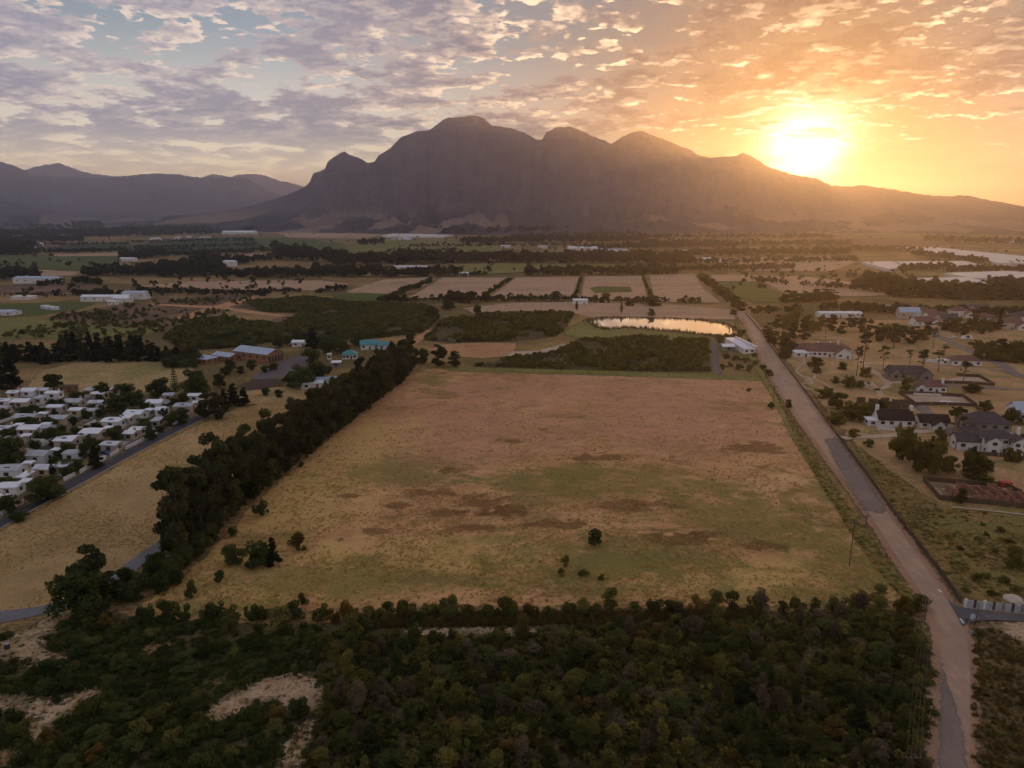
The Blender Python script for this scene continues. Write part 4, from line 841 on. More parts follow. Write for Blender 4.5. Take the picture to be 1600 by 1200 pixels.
CL = [  # kind, x, y (foot in the photo), width, height (px), label
 ('round', 128, 962, 84, 84, 'big dense dark tree standing at the bend of the road'),
 ('gum', 152, 944, 64, 98, 'taller dark tree rising behind the big tree at the road bend'),
 ('conifer', 20, 608, 32, 56, 'tall dark conifer at the left edge behind the white houses'),
 ('conifer', 6, 606, 24, 40, 'shorter dark conifer at the left edge beside the tall one'),
 ('round', 84, 610, 34, 26, 'round tree standing at the front edge of the golden pasture'),
 ('round', 121, 630, 30, 20, 'dark round tree beside the back row of white houses'),
 ('round', 160, 615, 24, 18, 'low dark tree at the pasture edge behind the back row of houses'),
 ('round', 194, 616, 34, 18, 'wide flat crowned tree at the pasture edge'),
 ('round', 182, 645, 34, 30, 'large dark tree behind the narrow white house'),
 ('round', 212, 632, 34, 22, 'dark tree below the wide flat crowned tree'),
 ('round', 252, 618, 44, 28, 'wide black green tree at the foot of the araucaria'),
 ('norfolk', 275, 618, 17, 48, 'slender araucaria pointing above the dark trees'),
 ('round', 308, 618, 46, 42, 'big round dark tree right of the araucaria'),
 ('round', 343, 606, 24, 22, 'bright green tree between the dark trees near the school drive'),
 ('round', 286, 632, 20, 18, 'small green tree beside the white houses under the araucaria'),
 ('gum', 338, 655, 40, 42, 'massive dark tree at the far end of the town road'),
 ('gum', 322, 652, 30, 40, 'dark tree leaning over the far end of the town road'),
 ('conifer', 366, 632, 26, 34, 'dark conifer right of the massive tree at the road end'),
 ('conifer', 382, 634, 20, 30, 'smaller dark conifer beside the dry lawn'),
 ('conifer', 352, 640, 20, 34, 'narrow dark conifer behind the massive tree at the road end'),
 ('round', 415, 618, 15, 13, 'small ball shaped tree on the dry lawn, first of two'),
 ('round', 436, 621, 15, 13, 'small ball shaped tree on the dry lawn, second of two'),
 ('round', 470, 606, 44, 36, 'big dark tree below the school car park'),
 ('round', 500, 598, 44, 34, 'dark spreading tree right of the school car park'),
 ('round', 455, 604, 26, 20, 'low dark tree beside the ploughed plot'),
 ('round', 360, 580, 20, 20, 'dark round tree at the left corner of the school'),
 ('round', 352, 586, 16, 14, 'small dark tree left of the school wing'),
 ('round', 376, 584, 14, 13, 'small round tree in front of the school wing'),
 ('round', 394, 578, 18, 16, 'green tree in front of the school hall'),
 ('round', 415, 582, 14, 12, 'small tree on the school car park edge'),
 ('round', 428, 578, 16, 12, 'small round tree beside the school gable'),
 ('conifer', 490, 545, 26, 34, 'tall dark conifer behind the school'),
 ('round', 466, 538, 22, 18, 'green tree behind the school hall'),
 ('round', 512, 552, 30, 22, 'green tree between the two teal roofs'),
 ('round', 535, 552, 28, 22, 'dark tree left of the teal roofed pavilion'),
 ('round', 560, 540, 26, 18, 'green tree behind the teal roofed pavilion'),
 ('round', 488, 566, 32, 22, 'broad tree at the back corner of the car park'),
 ('gum', 686, 572, 30, 34, 'dark tree with open crown at the corner of the orange clearing'),
 ('gum', 712, 572, 28, 24, 'dark bushy tree right of the open crowned one'),
 ('round', 660, 568, 26, 24, 'dark tree closing the far end of the eucalyptus row'),
 ('gum', 640, 548, 24, 34, 'dark tree beside the orange dirt track'),
 ('round', 674, 500, 26, 22, 'dark tree at the end of the orange dirt track'),
 ('round', 700, 484, 24, 16, 'dark tree beside the small tan clearing'),
 ('round', 746, 490, 14, 14, 'single dark tree left of the tan meadow'),
 # town
 ('round', 45, 666, 30, 16, 'dark garden tree in front of the long white roof'),
 ('round', 76, 668, 26, 18, 'dark garden tree between two long white roofs'),
 ('round', 97, 640, 17, 17, 'bright green street tree in the back rows'),
 ('round', 134, 656, 17, 17, 'small dark tree splitting a white roof in two'),
 ('round', 62, 650, 24, 14, 'dark garden tree beside the back street'),
 ('round', 6, 654, 20, 16, 'dark garden tree at the left edge in the back rows'),
 ('round', 34, 648, 18, 12, 'reddish brown garden tree in the back rows'),
 ('round', 18, 728, 58, 46, 'very large dark tree at the left edge among the houses'),
 ('round', 98, 694, 30, 20, 'round dark tree near the white boat'),
 ('round', 72, 688, 20, 14, 'low dark tree beside the inner street'),
 ('round', 108, 712, 26, 22, 'dark green tree behind the dome shaped one'),
 ('round', 106, 736, 42, 20, 'dome shaped green tree beside the road'),
 ('conifer', 150, 730, 24, 36, 'pointed dark conifer beside the town road'),
 ('cypress', 83, 748, 11, 26, 'thin black cypress in front of a white roof'),
 ('round', 72, 782, 64, 40, 'large dark green tree beside the parked white car'),
 ('round', 16, 760, 28, 16, 'green hedge tree between the lower houses'),
 ('round', 14, 800, 38, 26, 'dark tree beside the lowest white house'),
 ('round', 30, 814, 30, 14, 'low round bush at the town road verge'),
 ('round', 180, 692, 28, 26, 'dark round tree between two white houses in the front row'),
 ('round', 226, 674, 28, 22, 'dark tree in front of the front row houses'),
 ('round', 236, 686, 24, 16, 'round green tree beside the town road kerb'),
 ('round', 266, 665, 22, 18, 'dark tree left of the parked white car at the road end'),
 ('round', 282, 662, 28, 26, 'dark tree right of the parked white car at the road end'),
 ('round', 250, 676, 16, 12, 'small dark tree at the road verge'),
 ('round', 200, 632, 22, 20, 'dark tree behind the upper front row house'),
 ('round', 247, 644, 16, 10, 'small dark garden tree before a white bungalow'),
 ('round', 132, 716, 16, 26, 'dark slim tree beside the pointed conifer'),
 ('round', 150, 670, 20, 10, 'low garden tree beside the white wall'),
 ('round', 120, 678, 20, 12, 'low tree behind the white boat'),
 # right of the road
 ('scrub', 1200, 588, 20, 12, 'olive bush left of the road below the lane'),
 ('round', 1205, 638, 12, 11, 'dark bush on the field edge, left of a pair'),
 ('round', 1232, 638, 14, 14, 'olive bush on the road verge, right of a pair'),
 ('round', 1274, 576, 24, 20, 'dark tree below the purple roofed house'),
 ('round', 1276, 584, 14, 11, 'small dark tree beside the winding footpath'),
 ('round', 1304, 600, 14, 12, 'small round tree left of a larger one on the estate slope'),
 ('round', 1326, 606, 24, 20, 'larger round tree on the estate slope'),
 ('round', 1344, 606, 13, 13, 'small round tree right of a larger one on the estate slope'),
 ('round', 1352, 590, 20, 17, 'round tree beside the straight concrete lane'),
 ('round', 1316, 578, 16, 12, 'small tree in front of the purple roofed house'),
 ('round', 1290, 622, 34, 18, 'yellow green bush at the top of the bright clump'),
 ('round', 1312, 640, 34, 26, 'bright olive tree in the clump beside the road'),
 ('round', 1332, 658, 36, 30, 'large bright tree in the middle of the clump beside the road'),
 ('round', 1352, 652, 28, 26, 'yellow green tree at the right end of the roadside clump'),
 ('round', 1306, 662, 30, 20, 'olive tree on the near side of the roadside clump'),
 ('round', 1334, 684, 22, 14, 'low dark shrub at the foot of the roadside clump'),
 ('scrub', 1358, 698, 24, 12, 'flat dark bush on the slope below the clump'),
 ('round', 1410, 720, 44, 58, 'tall dark tree at the left of the estate grove'),
 ('round', 1434, 738, 42, 56, 'dark tree in the middle of the estate grove'),
 ('round', 1460, 742, 42, 58, 'dark tree at the right of the estate grove'),
 ('round', 1486, 738, 22, 26, 'olive tree right of the estate grove'),
 ('conifer', 1455, 704, 14, 24, 'small pointed tree behind the estate grove'),
 ('round', 1468, 692, 24, 22, 'dark round tree beside the estate road'),
 ('round', 1520, 750, 50, 46, 'broad dark tree below the white two storey house'),
 ('round', 1540, 740, 22, 24, 'dark tree at the right flank of the broad one'),
 ('conifer', 1520, 712, 16, 14, 'small dark tree at the corner of the white two storey house'),
 ('round', 1582, 722, 26, 22, 'dark round tree right of the white two storey house'),
 ('round', 1596, 694, 18, 18, 'olive tree at the right edge beside the estate road'),
 ('round', 1580, 662, 28, 26, 'dark round tree behind the grey two storey house'),
 ('round', 1540, 654, 20, 12, 'low dark bush behind the grey two storey house'),
 ('round', 1520, 614, 28, 16, 'flat crowned olive tree on the upper plots'),
 ('round', 1538, 642, 24, 18, 'dark tree in the gap right of the walled plot'),
 ('round', 1416, 612, 24, 22, 'green tree below the slate roofed house'),
 ('round', 1500, 788, 20, 26, 'slender tree inside the brick enclosure'),
 ('round', 1584, 888, 36, 36, 'big round dark bush at the right edge below the building plot'),
 ('round', 1540, 758, 30, 16, 'low olive bush above the brick enclosure'),
 ('round', 1372, 642, 34, 16, 'dark tree in front of the brown ruin'),
 # pond and hedges
 ('cypress', 901, 485, 6, 14, 'single narrow tree on the tan meadow beside a pale shed'),
 ('cypress', 971, 489, 6, 16, 'single narrow tree on the far shore of the pond'),
 ('round', 1018, 494, 14, 12, 'round tree mirrored in the pond'),
 ('round', 1134, 527, 7, 7, 'tiny tree on the near pond shore'),
 ('round', 1146, 492, 12, 9, 'bush on the tan bank beside the road'),
 ('gum', 985, 478, 20, 10, 'dark tree clump left of the big hedge mass'),
 ('gum', 1020, 478, 34, 16, 'broad dark tree mass above the pond'),
 ('round', 946, 466, 16, 9, 'round tree beside the third hedge'),
 ('round', 868, 464, 20, 9, 'dark tree at the foot of the third stubble block'),
 ('round', 758, 468, 14, 13, 'dark tree at the near end of the second hedge'),
]
for k, x, y, w, h, lb in CL: tree_px(k, x, y, w, h, lb)

TG = sorted(scatter_poly([(-10, 650), (0, 622), (110, 616), (250, 622), (318, 640), (200, 698), (100, 755), (0, 806)], 80, 55), key=lambda q: -q[1])
for ln in range(8):
    for k, q in enumerate(sorted(TG[ln*10:ln*10+10])):
        w = random.uniform(2.2, 5.0); tree('round', q[0], q[1], w * random.uniform(0.65, 1.0), w, 'small garden tree, %s from the left in yard line %s of the settlement' % (ordinal(k + 1), ['one','two','three','four','five','six','seven','eight'][ln]), 'small garden trees of the settlement')
# dark conifer belt on the left
for i in range(34):
    x = 4 + i * 8.2 + random.uniform(-3, 3); y = 566 - 4 * (i / 34) + random.uniform(-3, 3); h = random.uniform(32, 48) if 10 < i < 28 else random.uniform(24, 36)
    if i > 29: h *= 0.7
    tree_px('conifer' if i % 4 else 'gum', x, y, random.uniform(17, 24), h, 'black green conifer, %s from the left in the dark conifer belt' % ordinal(i + 1), 'dark conifer belt')
for i in range(14):
    tree_px('round', 255 + i * 4.5 + random.uniform(-3, 3), 568 + (i % 3) * 6 - 6, random.uniform(16, 24), random.uniform(13, 20), 'dark round tree, %s from the left in the clump right of the pasture' % ordinal(i + 1), 'dark clump right of the pasture')
for i in range(16):
    tree_px('round', 330 + i * 13 + random.uniform(-5, 5), 536 + 8 * math.sin(i * 1.7), random.uniform(16, 26), random.uniform(11, 18), 'green tree, %s from the left in the band behind the school' % ordinal(i + 1), 'tree band behind the school')

# bushes on and around the big field
FB = [('round', 930, 853, 27, 27, 'round dark bush standing alone in the middle of the field'), ('scrub', 884, 884, 20, 18, 'upper pale green bush of a pair in the field'), ('scrub', 877, 899, 16, 14, 'lower pale green bush of a pair in the field'),
      ('scrub', 912, 900, 24, 10, 'flat dull bush right of the pale pair'), ('shrub', 940, 906, 16, 10, 'small dark bush right of the flat dull one'), ('scrub', 702, 962, 50, 40, 'largest bright green bush on the near field edge'),
      ('shrub', 606, 958, 27, 22, 'round green bush left of the largest one on the near field edge'), ('shrub', 474, 943, 24, 20, 'small dark bush on the near left of the field'), ('rust', 466, 858, 34, 30, 'brown dead looking bush on the left of the field'),
      ('shrub', 410, 806, 30, 28, 'dark bush beside the eucalyptus row, nearest the brown one'), ('shrub', 300, 932, 27, 30, 'dark round bush on the lower left of the field'), ('shrub', 344, 910, 22, 20, 'small dark bush above the lower left one'),
      ('conifer', 427, 884, 24, 48, 'upright dark tree at the right end of the left bush bank'), ('round', 400, 884, 50, 40, 'wide dark bush in the left bush bank'), ('round', 365, 882, 40, 34, 'dark bush at the left end of the left bush bank'),
      ('shrub', 364, 838, 20, 18, 'small dark bush at the foot of the eucalyptus row'), ('shrub', 470, 730, 11, 11, 'tiny dark bush at the row edge, nearest of three'), ('shrub', 578, 640, 9, 9, 'tiny dark bush at the row edge, middle of three'), ('shrub', 604, 604, 11, 10, 'tiny dark bush at the row edge, farthest of three'),
      ('cypress', 601, 608, 8, 16, 'small upright bush beside the far end of the row'), ('round', 625, 596, 12, 16, 'dark bush near the far field corner, left'), ('round', 632, 586, 12, 16, 'dark bush near the far field corner, right'), ('shrub', 1170, 612, 12, 6, 'low bush in the far right of the field')]
for k, x, y, w, h, lb in FB: tree_px(k, x, y, w, h, lb)
for i, (x, y) in enumerate([(188, 935), (205, 940), (222, 918), (238, 908), (250, 925), (262, 902), (276, 896), (290, 884), (198, 915), (245, 890), (268, 915), (310, 868), (328, 850)]):
    tree_px('round', x, y, random.uniform(30, 44), random.uniform(26, 38), 'dark green bush, %s in the bank where the row meets the pale road' % ordinal(i + 1), 'bush bank below the eucalyptus row')
# hedge along the near edge of the field
xs = list(np.arange(235, 1440, 26.0))
for i, x in enumerate(xs):
    x += random.uniform(-9, 9); y = 972 - 18 * (x - 235) / 1200 + random.uniform(-6, 6); big = x > 900
    kind = 'wattle' if (big and i % 3) else random.choice(['shrub', 'scrub', 'scrub', 'rust'] if x > 520 else ['shrub', 'shrub', 'scrub'])
    w = random.uniform(28, 46); tree_px(kind, x, y, w, w * random.uniform(0.6, 0.9) if kind != 'wattle' else w * random.uniform(0.6, 1.1), '%s, %s from the left in the near field hedge' % ('slim olive tree' if kind == 'wattle' else 'rusty brown bush' if kind == 'rust' else 'leafy green bush', ordinal(i + 1)), 'hedge along the near field edge')

# the thicket along the bottom
TH = np.array([G(*p) for p in [(505, 985), (640, 998), (900, 985), (1120, 970), (1390, 962), (1432, 985), (1452, 1060), (1448, 1240), (470, 1240), (505, 1120), (520, 1080), (500, 1040)]])
CLEAR = [np.array([G(*p) for p in s]) for s in SANDS] + [np.array([G(*p) for p in q]) for q in ([(1380, 1060), (1460, 1050), (1460, 1100), (1390, 1100)], [(590, 1150), (640, 1150), (640, 1190), (600, 1190)])]
y0, y1 = TH[:, 1].min(), TH[:, 1].max(); rank = 0; count = 0
UNDER = []
yy = y1 - 1.5
while yy > y0 - 2:
    x = TH[:, 0].min() + random.uniform(0, 3); k = 0
    step = 3.9 + 0.3 * random.random()
    while x < TH[:, 0].max():
        X = x + random.uniform(-1.1, 1.1); Y = yy + random.uniform(-1.4, 1.4)
        q = project(X, Y, 4.0)
        ok = inpoly(X, Y, TH) and not any(inpoly(X, Y, c) for c in CLEAR) and -20 < q[0] < 1620 and q[1] < 1235
        if ok and mnoise.noise((X * 0.09, Y * 0.09, 2.2)) > -0.42:
            k += 1; count += 1
            h = random.choice([random.uniform(1.8, 3.4), random.uniform(2.8, 4.8), random.uniform(4.2, 6.6)]) * (1.0 + 0.35 * max(0, mnoise.noise((X * 0.05, Y * 0.05, 7.0)))); w = random.uniform(2.6, 5.4)
            kind = random.choices(['wattle', 'round', 'rust', 'conifer'], [0.78, 0.12, 0.06, 0.04])[0]
            if kind == 'rust': h *= 0.5
            tree(kind, X, Y, h, w, '%s, %s from the left in rank %s of the dark thicket' % ({'wattle': 'olive thicket tree', 'round': 'round dark tree', 'rust': 'rusty low bush', 'conifer': 'pointed dark conifer'}[kind], ordinal(k), ['one','two','three','four','five','six','seven','eight','nine','ten','eleven','twelve','thirteen','fourteen','fifteen','sixteen'][rank]), 'trees of the dark thicket')
        x += step
    rank += 1; yy -= 4.1
print('thicket', count, rank)
# shrubs at the lower left
SL = np.array([G(*p) for p in [(-20, 1000), (60, 1000), (150, 968), (300, 978), (500, 985), (500, 1040), (480, 1130), (455, 1240), (-40, 1240)]])
y0, y1 = SL[:, 1].min(), SL[:, 1].max(); yy = y1 - 1.5; rank = 0; count = 0
while yy > y0:
    x = SL[:, 0].min() + random.uniform(0, 2); k = 0
    while x < SL[:, 0].max():
        X = x + random.uniform(-1.3, 1.3); Y = yy + random.uniform(-1.3, 1.3); q = project(X, Y, 1.5)
        if inpoly(X, Y, SL) and not any(sdist(np.array([[X, Y]]), c)[0] > -1.3 for c in CLEAR) and -25 < q[0] < 1620 and q[1] < 1230 and mnoise.noise((X * 0.12, Y * 0.12, 5.5)) > -0.30:
            k += 1; count += 1; w = random.uniform(3.0, 5.4); kind = random.choices(['shrub', 'round', 'scrub', 'rust'], [0.56, 0.14, 0.24, 0.06])[0]
            tree(kind, X, Y, w * random.uniform(0.45, 0.75), w, '%s, %s from the left in line %s of the lower left shrubland' % ({'shrub': 'dark green shrub', 'round': 'rounded tree like shrub', 'scrub': 'lighter green shrub', 'rust': 'brown dry shrub'}[kind], ordinal(k), ['one','two','three','four','five','six','seven','eight','nine','ten','eleven','twelve','thirteen','fourteen','fifteen','sixteen','seventeen','eighteen'][rank]), 'shrubs of the lower left shrubland')
        x += 3.9
    rank += 1; yy -= 4.0
print('shrubs', count, rank)
# tall pines of the estate
PN = [(1338, 588, 18, 46), (1348, 576, 22, 56), (1378, 588, 18, 50), (1440, 590, 26, 44), (1396, 545, 26, 40), (1466, 580, 20, 34), (1492, 704, 26, 72), (1486, 690, 22, 56), (1474, 560, 12, 22), (1458, 545, 16, 34), (1420, 575, 14, 30), (1504, 600, 20, 38), (1290, 530, 18, 34), (1262, 520, 16, 30)]
for i, (x, y, w, h) in enumerate(sorted(PN)):
    tree_px('pine', x, y, w, h, 'tall bare stemmed pine on the estate, %s from the left' % ordinal(i + 1), 'tall pines of the estate')
# dense tree belts of the hazy estate
BELT = [(1215, 512), (1228, 516), (1242, 508), (1256, 514), (1270, 520), (1284, 512), (1300, 518), (1316, 522), (1330, 512), (1344, 520), (1358, 528), (1372, 534), (1386, 530), (1400, 536), (1412, 528), (1426, 538), (1440, 532), (1448, 524), (1478, 516), (1492, 520), (1506, 524), (1520, 518), (1536, 522), (1556, 516), (1572, 512), (1224, 545), (1236, 552), (1226, 560), (1240, 530), (1256, 532), (1200, 530), (1210, 540)]
for i, (x, y) in enumerate(sorted(BELT)):
    tree_px(random.choice(['gum', 'round', 'gum']), x, y, random.uniform(16, 26), random.uniform(18, 30), 'hazy tree, %s from the left in the upper estate belt' % ordinal(i + 1), 'hazy upper estate trees')
for i in range(18):
    x = 1530 + (i % 6) * 15 + random.uniform(-5, 5); y = 545 + (i // 6) * 9 + (x - 1530) * 0.06
    tree_px('round', x, y, random.uniform(18, 28), random.uniform(13, 20), 'dark tree, %s in the grove above the long estate road' % ordinal(i + 1), 'grove above the estate road')
# hedges between the stubble blocks and the roadside trees
stuff('sand_tufts', 'dry tufts and twigs on the bare sand at the lower left', 'grass', [q for k_, sp_ in enumerate(SANDS) for q in scatter_poly(sp_, 130, 700 + k_)], TF0, 0.4, 1.1, 21)
def hedge(a, b, n, wpx, hpx, what, kind='round'):
    ga, gb = Vector(G(*a)), Vector(G(*b))
    for i in range(n):
        g = ga.lerp(gb, (i + 0.5) / n); m = M(*(Vector(a).lerp(Vector(b), (i + 0.5) / n)))
        w = wpx * M(*a) * random.uniform(0.8, 1.25)
        tree(kind, g.x + random.uniform(-1, 1), g.y + random.uniform(-1, 1), hpx * M(*a) * random.uniform(0.75, 1.25), w, 'dark hedge tree, %s from the near end of %s' % (ordinal(i + 1), what), what)
hedge((600, 470), (676, 440), 14, 13, 11, 'the first hedge between stubble blocks')
hedge((756, 466), (797, 438), 12, 9, 9, 'the second hedge between stubble blocks')
hedge((897, 468), (909, 436), 10, 7, 7, 'the third hedge between stubble blocks')
hedge((1020, 470), (1004, 434), 8, 8, 8, 'the fourth hedge between stubble blocks')
hedge((1160, 488), (1092, 434), 16, 20, 18, 'the far road tree line', 'gum')
hedge((1226, 474), (1300, 470), 9, 24, 18, 'the hazy roadside clump', 'gum')
# bushes beside the long white shed and the lane
for i, (x, y) in enumerate([(1135, 560), (1150, 563), (1165, 566), (1180, 570), (1192, 578), (1140, 574), (1155, 578), (1172, 580), (1128, 578), (1178, 558), (1162, 548), (1150, 532), (1160, 525), (1170, 540), (1125, 535)]):
    tree_px('scrub', x, y, random.uniform(12, 20), random.uniform(8, 13), 'olive bush, %s of the bushes around the long white shed' % ordinal(i + 1), 'bushes around the long white shed')
# heath corner lower right: rusty bushes
HC_P = np.array([G(*p) for p in [(1522, 1010), (1560, 1012), (1640, 1030), (1640, 1240), (1520, 1240)]])
HB = sorted(scatter_poly([(1522, 1012), (1560, 1014), (1615, 1030), (1615, 1225), (1520, 1225)], 120, 31), key=lambda q: -q[1])
for ln in range(10):
    for k, q in enumerate(sorted(HB[ln*12:ln*12+12])):
        w = random.uniform(0.9, 1.9); kd = 'rust' if random.random() < 0.75 else 'scrub'
        tree(kd, q[0], q[1], w * 0.62, w, '%s, %s from the left in line %s of the lower right heath' % ('low golden brown bush' if kd == 'rust' else 'low olive bush', ordinal(k + 1), ['one','two','three','four','five','six','seven','eight','nine','ten'][ln]), 'heath bushes in the lower right corner')
VB = [(1540, 905, 24, 12), (1555, 865, 16, 10), (1528, 845, 14, 9), (1562, 832, 20, 12), (1575, 850, 22, 10), (1540, 838, 12, 8), (1525, 905, 18, 8), (1500, 860, 16, 8), (1480, 840, 12, 7), (1470, 810, 10, 6), (1570, 912, 24, 12), (1590, 925, 26, 10), (1510, 925, 20, 8), (1550, 930, 22, 9), (1535, 822, 10, 6), (1530, 995, 16, 10)]
for i, (x, y, w, h) in enumerate(sorted(VB)):
    tree_px(random.choice(['scrub', 'rust', 'shrub']), x, y, w, h, 'small bush, %s from the left on the estate slope beside the junction' % ordinal(i + 1), 'bushes on the estate slope')

# ------------------------------------------------------------------ masses of growth
SC_M = [mk_far(200 + i, ML_SCRUB, 1.9, 3.0, 260, 0.20) for i in range(3)]
stuff('scrub', 'dense low green scrub on the plot before the pond', 'scrub', scatter_poly([(735, 572), (800, 560), (870, 550), (905, 532), (1000, 526), (1105, 532), (1110, 582), (980, 580), (850, 576)], 2300, 1, noise_scale=0.05, cut=-0.05), SC_M, 0.5, 1.5, 1)
stuff('scrub', 'dense dark scrub on the plot left of the pond', 'scrub', scatter_poly([(662, 532), (690, 502), (760, 492), (850, 489), (896, 490), (885, 512), (868, 526), (800, 533), (700, 535)], 2300, 2, noise_scale=0.035, cut=-0.02), SC_M, 0.6, 1.8, 2)
stuff('scrub', 'dense bright green bushes on the large middle plot', 'scrub', scatter_poly([(430, 512), (470, 494), (530, 474), (600, 476), (676, 480), (684, 498), (660, 520), (600, 527), (520, 533), (450, 531)], 3800, 3, noise_scale=0.03, cut=-0.08), SC_M, 0.7, 2.1, 3)
stuff('scrub', 'bushes on the strip before the dirt crossroads', 'scrub', scatter_poly([(255, 530), (300, 503), (350, 497), (420, 507), (448, 516), (430, 534), (350, 544), (290, 547)], 1500, 4, noise_scale=0.025, cut=-0.1), SC_M, 1.0, 2.2, 4)
stuff('scrub', 'low dark heath behind the dirt crossroads', 'scrub', scatter_poly([(385, 472), (480, 464), (540, 472), (515, 483), (465, 489), (410, 487)], 1600, 5, noise_scale=0.02, cut=-0.3), SC_M, 0.8, 1.7, 5)
stuff('scrub', 'scattered bushes over the brown heath and olive meadow', 'scrub', scatter_poly([(0, 528), (60, 500), (230, 472), (400, 462), (372, 484), (290, 505), (240, 525), (100, 530)], 420, 6, noise_scale=0.02, cut=0.0), SC_M, 0.8, 2.0, 6)
US = [mk_far(220 + i, ML_WAT, 1.4, 2.4, 260, 0.15) for i in range(3)]
stuff('undergrowth', 'low dark undergrowth between the thicket trees', 'undergrowth', scatter_poly([(505, 985), (640, 998), (900, 985), (1120, 970), (1390, 962), (1436, 985), (1456, 1060), (1452, 1240), (465, 1240), (500, 1120)], 1500, 7), US, 0.7, 1.5, 7)
US2 = [mk_far(230 + i, ML_SHRUB, 1.2, 2.4, 300, 0.13) for i in range(3)]
pts = [q for q in scatter_poly([(-30, 1000), (150, 962), (300, 972), (505, 985), (500, 1040), (480, 1130), (455, 1240), (-40, 1240)], 1500, 8, noise_scale=0.1, cut=-0.25) if not any(sdist(np.array([q[:2]]), c)[0] > -0.4 for c in CLEAR)]
stuff('undergrowth', 'low green undergrowth between the lower left shrubs', 'undergrowth', pts, US2, 0.5, 1.2, 8)
near_f = [(1418, 938), (1200, 949), (960, 950), (700, 952), (500, 955), (330, 974), (225, 974), (300, 890), (400, 800), (520, 780), (700, 800), (900, 790), (1100, 790), (1280, 780), (1352, 842)]
FQ = np.array(scatter_poly(FIELD_PX, 60000, 9, 1.0, noise_scale=0.06, cut=-0.12)); rq = np.random.default_rng(19)
FQ = FQ[rq.random(len(FQ)) < np.clip(np.exp(-(FQ[:, 1] - 125) / 62.0), 0.06, 1.0)]
stuff('dry_grass', 'tufts of bright straw grass over the big field', 'grass', FQ, TF, 0.45, 1.15, 9)
stuff('dry_grass', 'straw tufts on the strip beside the town road', 'grass', scatter_poly(LEFT_PX, 9000, 11, 1.0, noise_scale=0.05, cut=-0.05), TF, 0.35, 0.8, 11)
stuff('reeds', 'brown reeds along the ditch between field and thicket', 'reeds', scatter_poly([(560, 966), (700, 960), (900, 960), (1180, 955), (1180, 968), (900, 976), (700, 980), (560, 984)], 2200, 12), RD, 0.6, 1.2, 12)
_ring = [(919, 501), (938, 498), (975, 497), (1030, 498), (1080, 500), (1115, 504), (1138, 509), (1151, 518), (1146, 525), (1120, 525), (1090, 522), (1060, 518), (1030, 516), (1000, 513), (975, 512), (950, 515), (938, 512), (926, 506)]
_rp = [(q.x + random.gauss(0, 2.0), q.y + random.gauss(0, 2.6), 0.2) for q in smooth_line([G(*p) for p in _ring + _ring[:1]], 60) if random.random() < 0.75]
stuff('reeds', 'reeds fringing the shore of the pond', 'reeds', _rp, RD + GT, 0.7, 1.5, 22)
stuff('verge_grass', 'green and straw tufts on the verge between field and road', 'grass', scatter_poly([(1205, 600), (1275, 720), (1330, 800), (1400, 895), (1444, 945), (1418, 946), (1340, 850), (1260, 720)], 3000, 13), TF + GT, 0.7, 1.5, 13)
stuff('verge_grass', 'golden and green tufts on the estate slope beside the fence', 'grass', scatter_poly([(1345, 700), (1470, 795), (1610, 810), (1610, 935), (1560, 940), (1512, 938), (1450, 858), (1395, 788)], 5000, 14, noise_scale=0.06, cut=-0.05), TF + GT, 0.7, 1.7, 14)
stuff('verge_grass', 'heath tufts filling the lower right corner verge', 'grass', scatter_poly([(1518, 990), (1545, 980), (1620, 1010), (1620, 1230), (1518, 1230)], 2600, 15), RD[:1] + GT, 0.35, 0.8, 15)
# the thicket and shrubland go on below the picture's edge
stuff('undergrowth', 'thicket continuing below the bottom edge', 'undergrowth', scatter_poly([(470, 1238), (1448, 1238), (1440, 1560), (430, 1560)], 330, 24), [p.crown for p in PR['wattle']], 0.55, 0.95, 24)
stuff('undergrowth', 'shrubs continuing below the bottom left edge', 'undergrowth', scatter_poly([(-300, 1010), (-30, 1000), (-40, 1236), (462, 1236), (430, 1560), (-500, 1560)], 520, 25), [p.crown for p in PR['shrub']], 0.9, 1.6, 25)
stuff('undergrowth', 'heath continuing beyond the lower right corner', 'undergrowth', scatter_poly([(1625, 1015), (1950, 1060), (1950, 1560), (1524, 1560), (1522, 1232), (1620, 1232)], 420, 26), [p.crown for p in PR['rust']], 0.35, 0.6, 26)
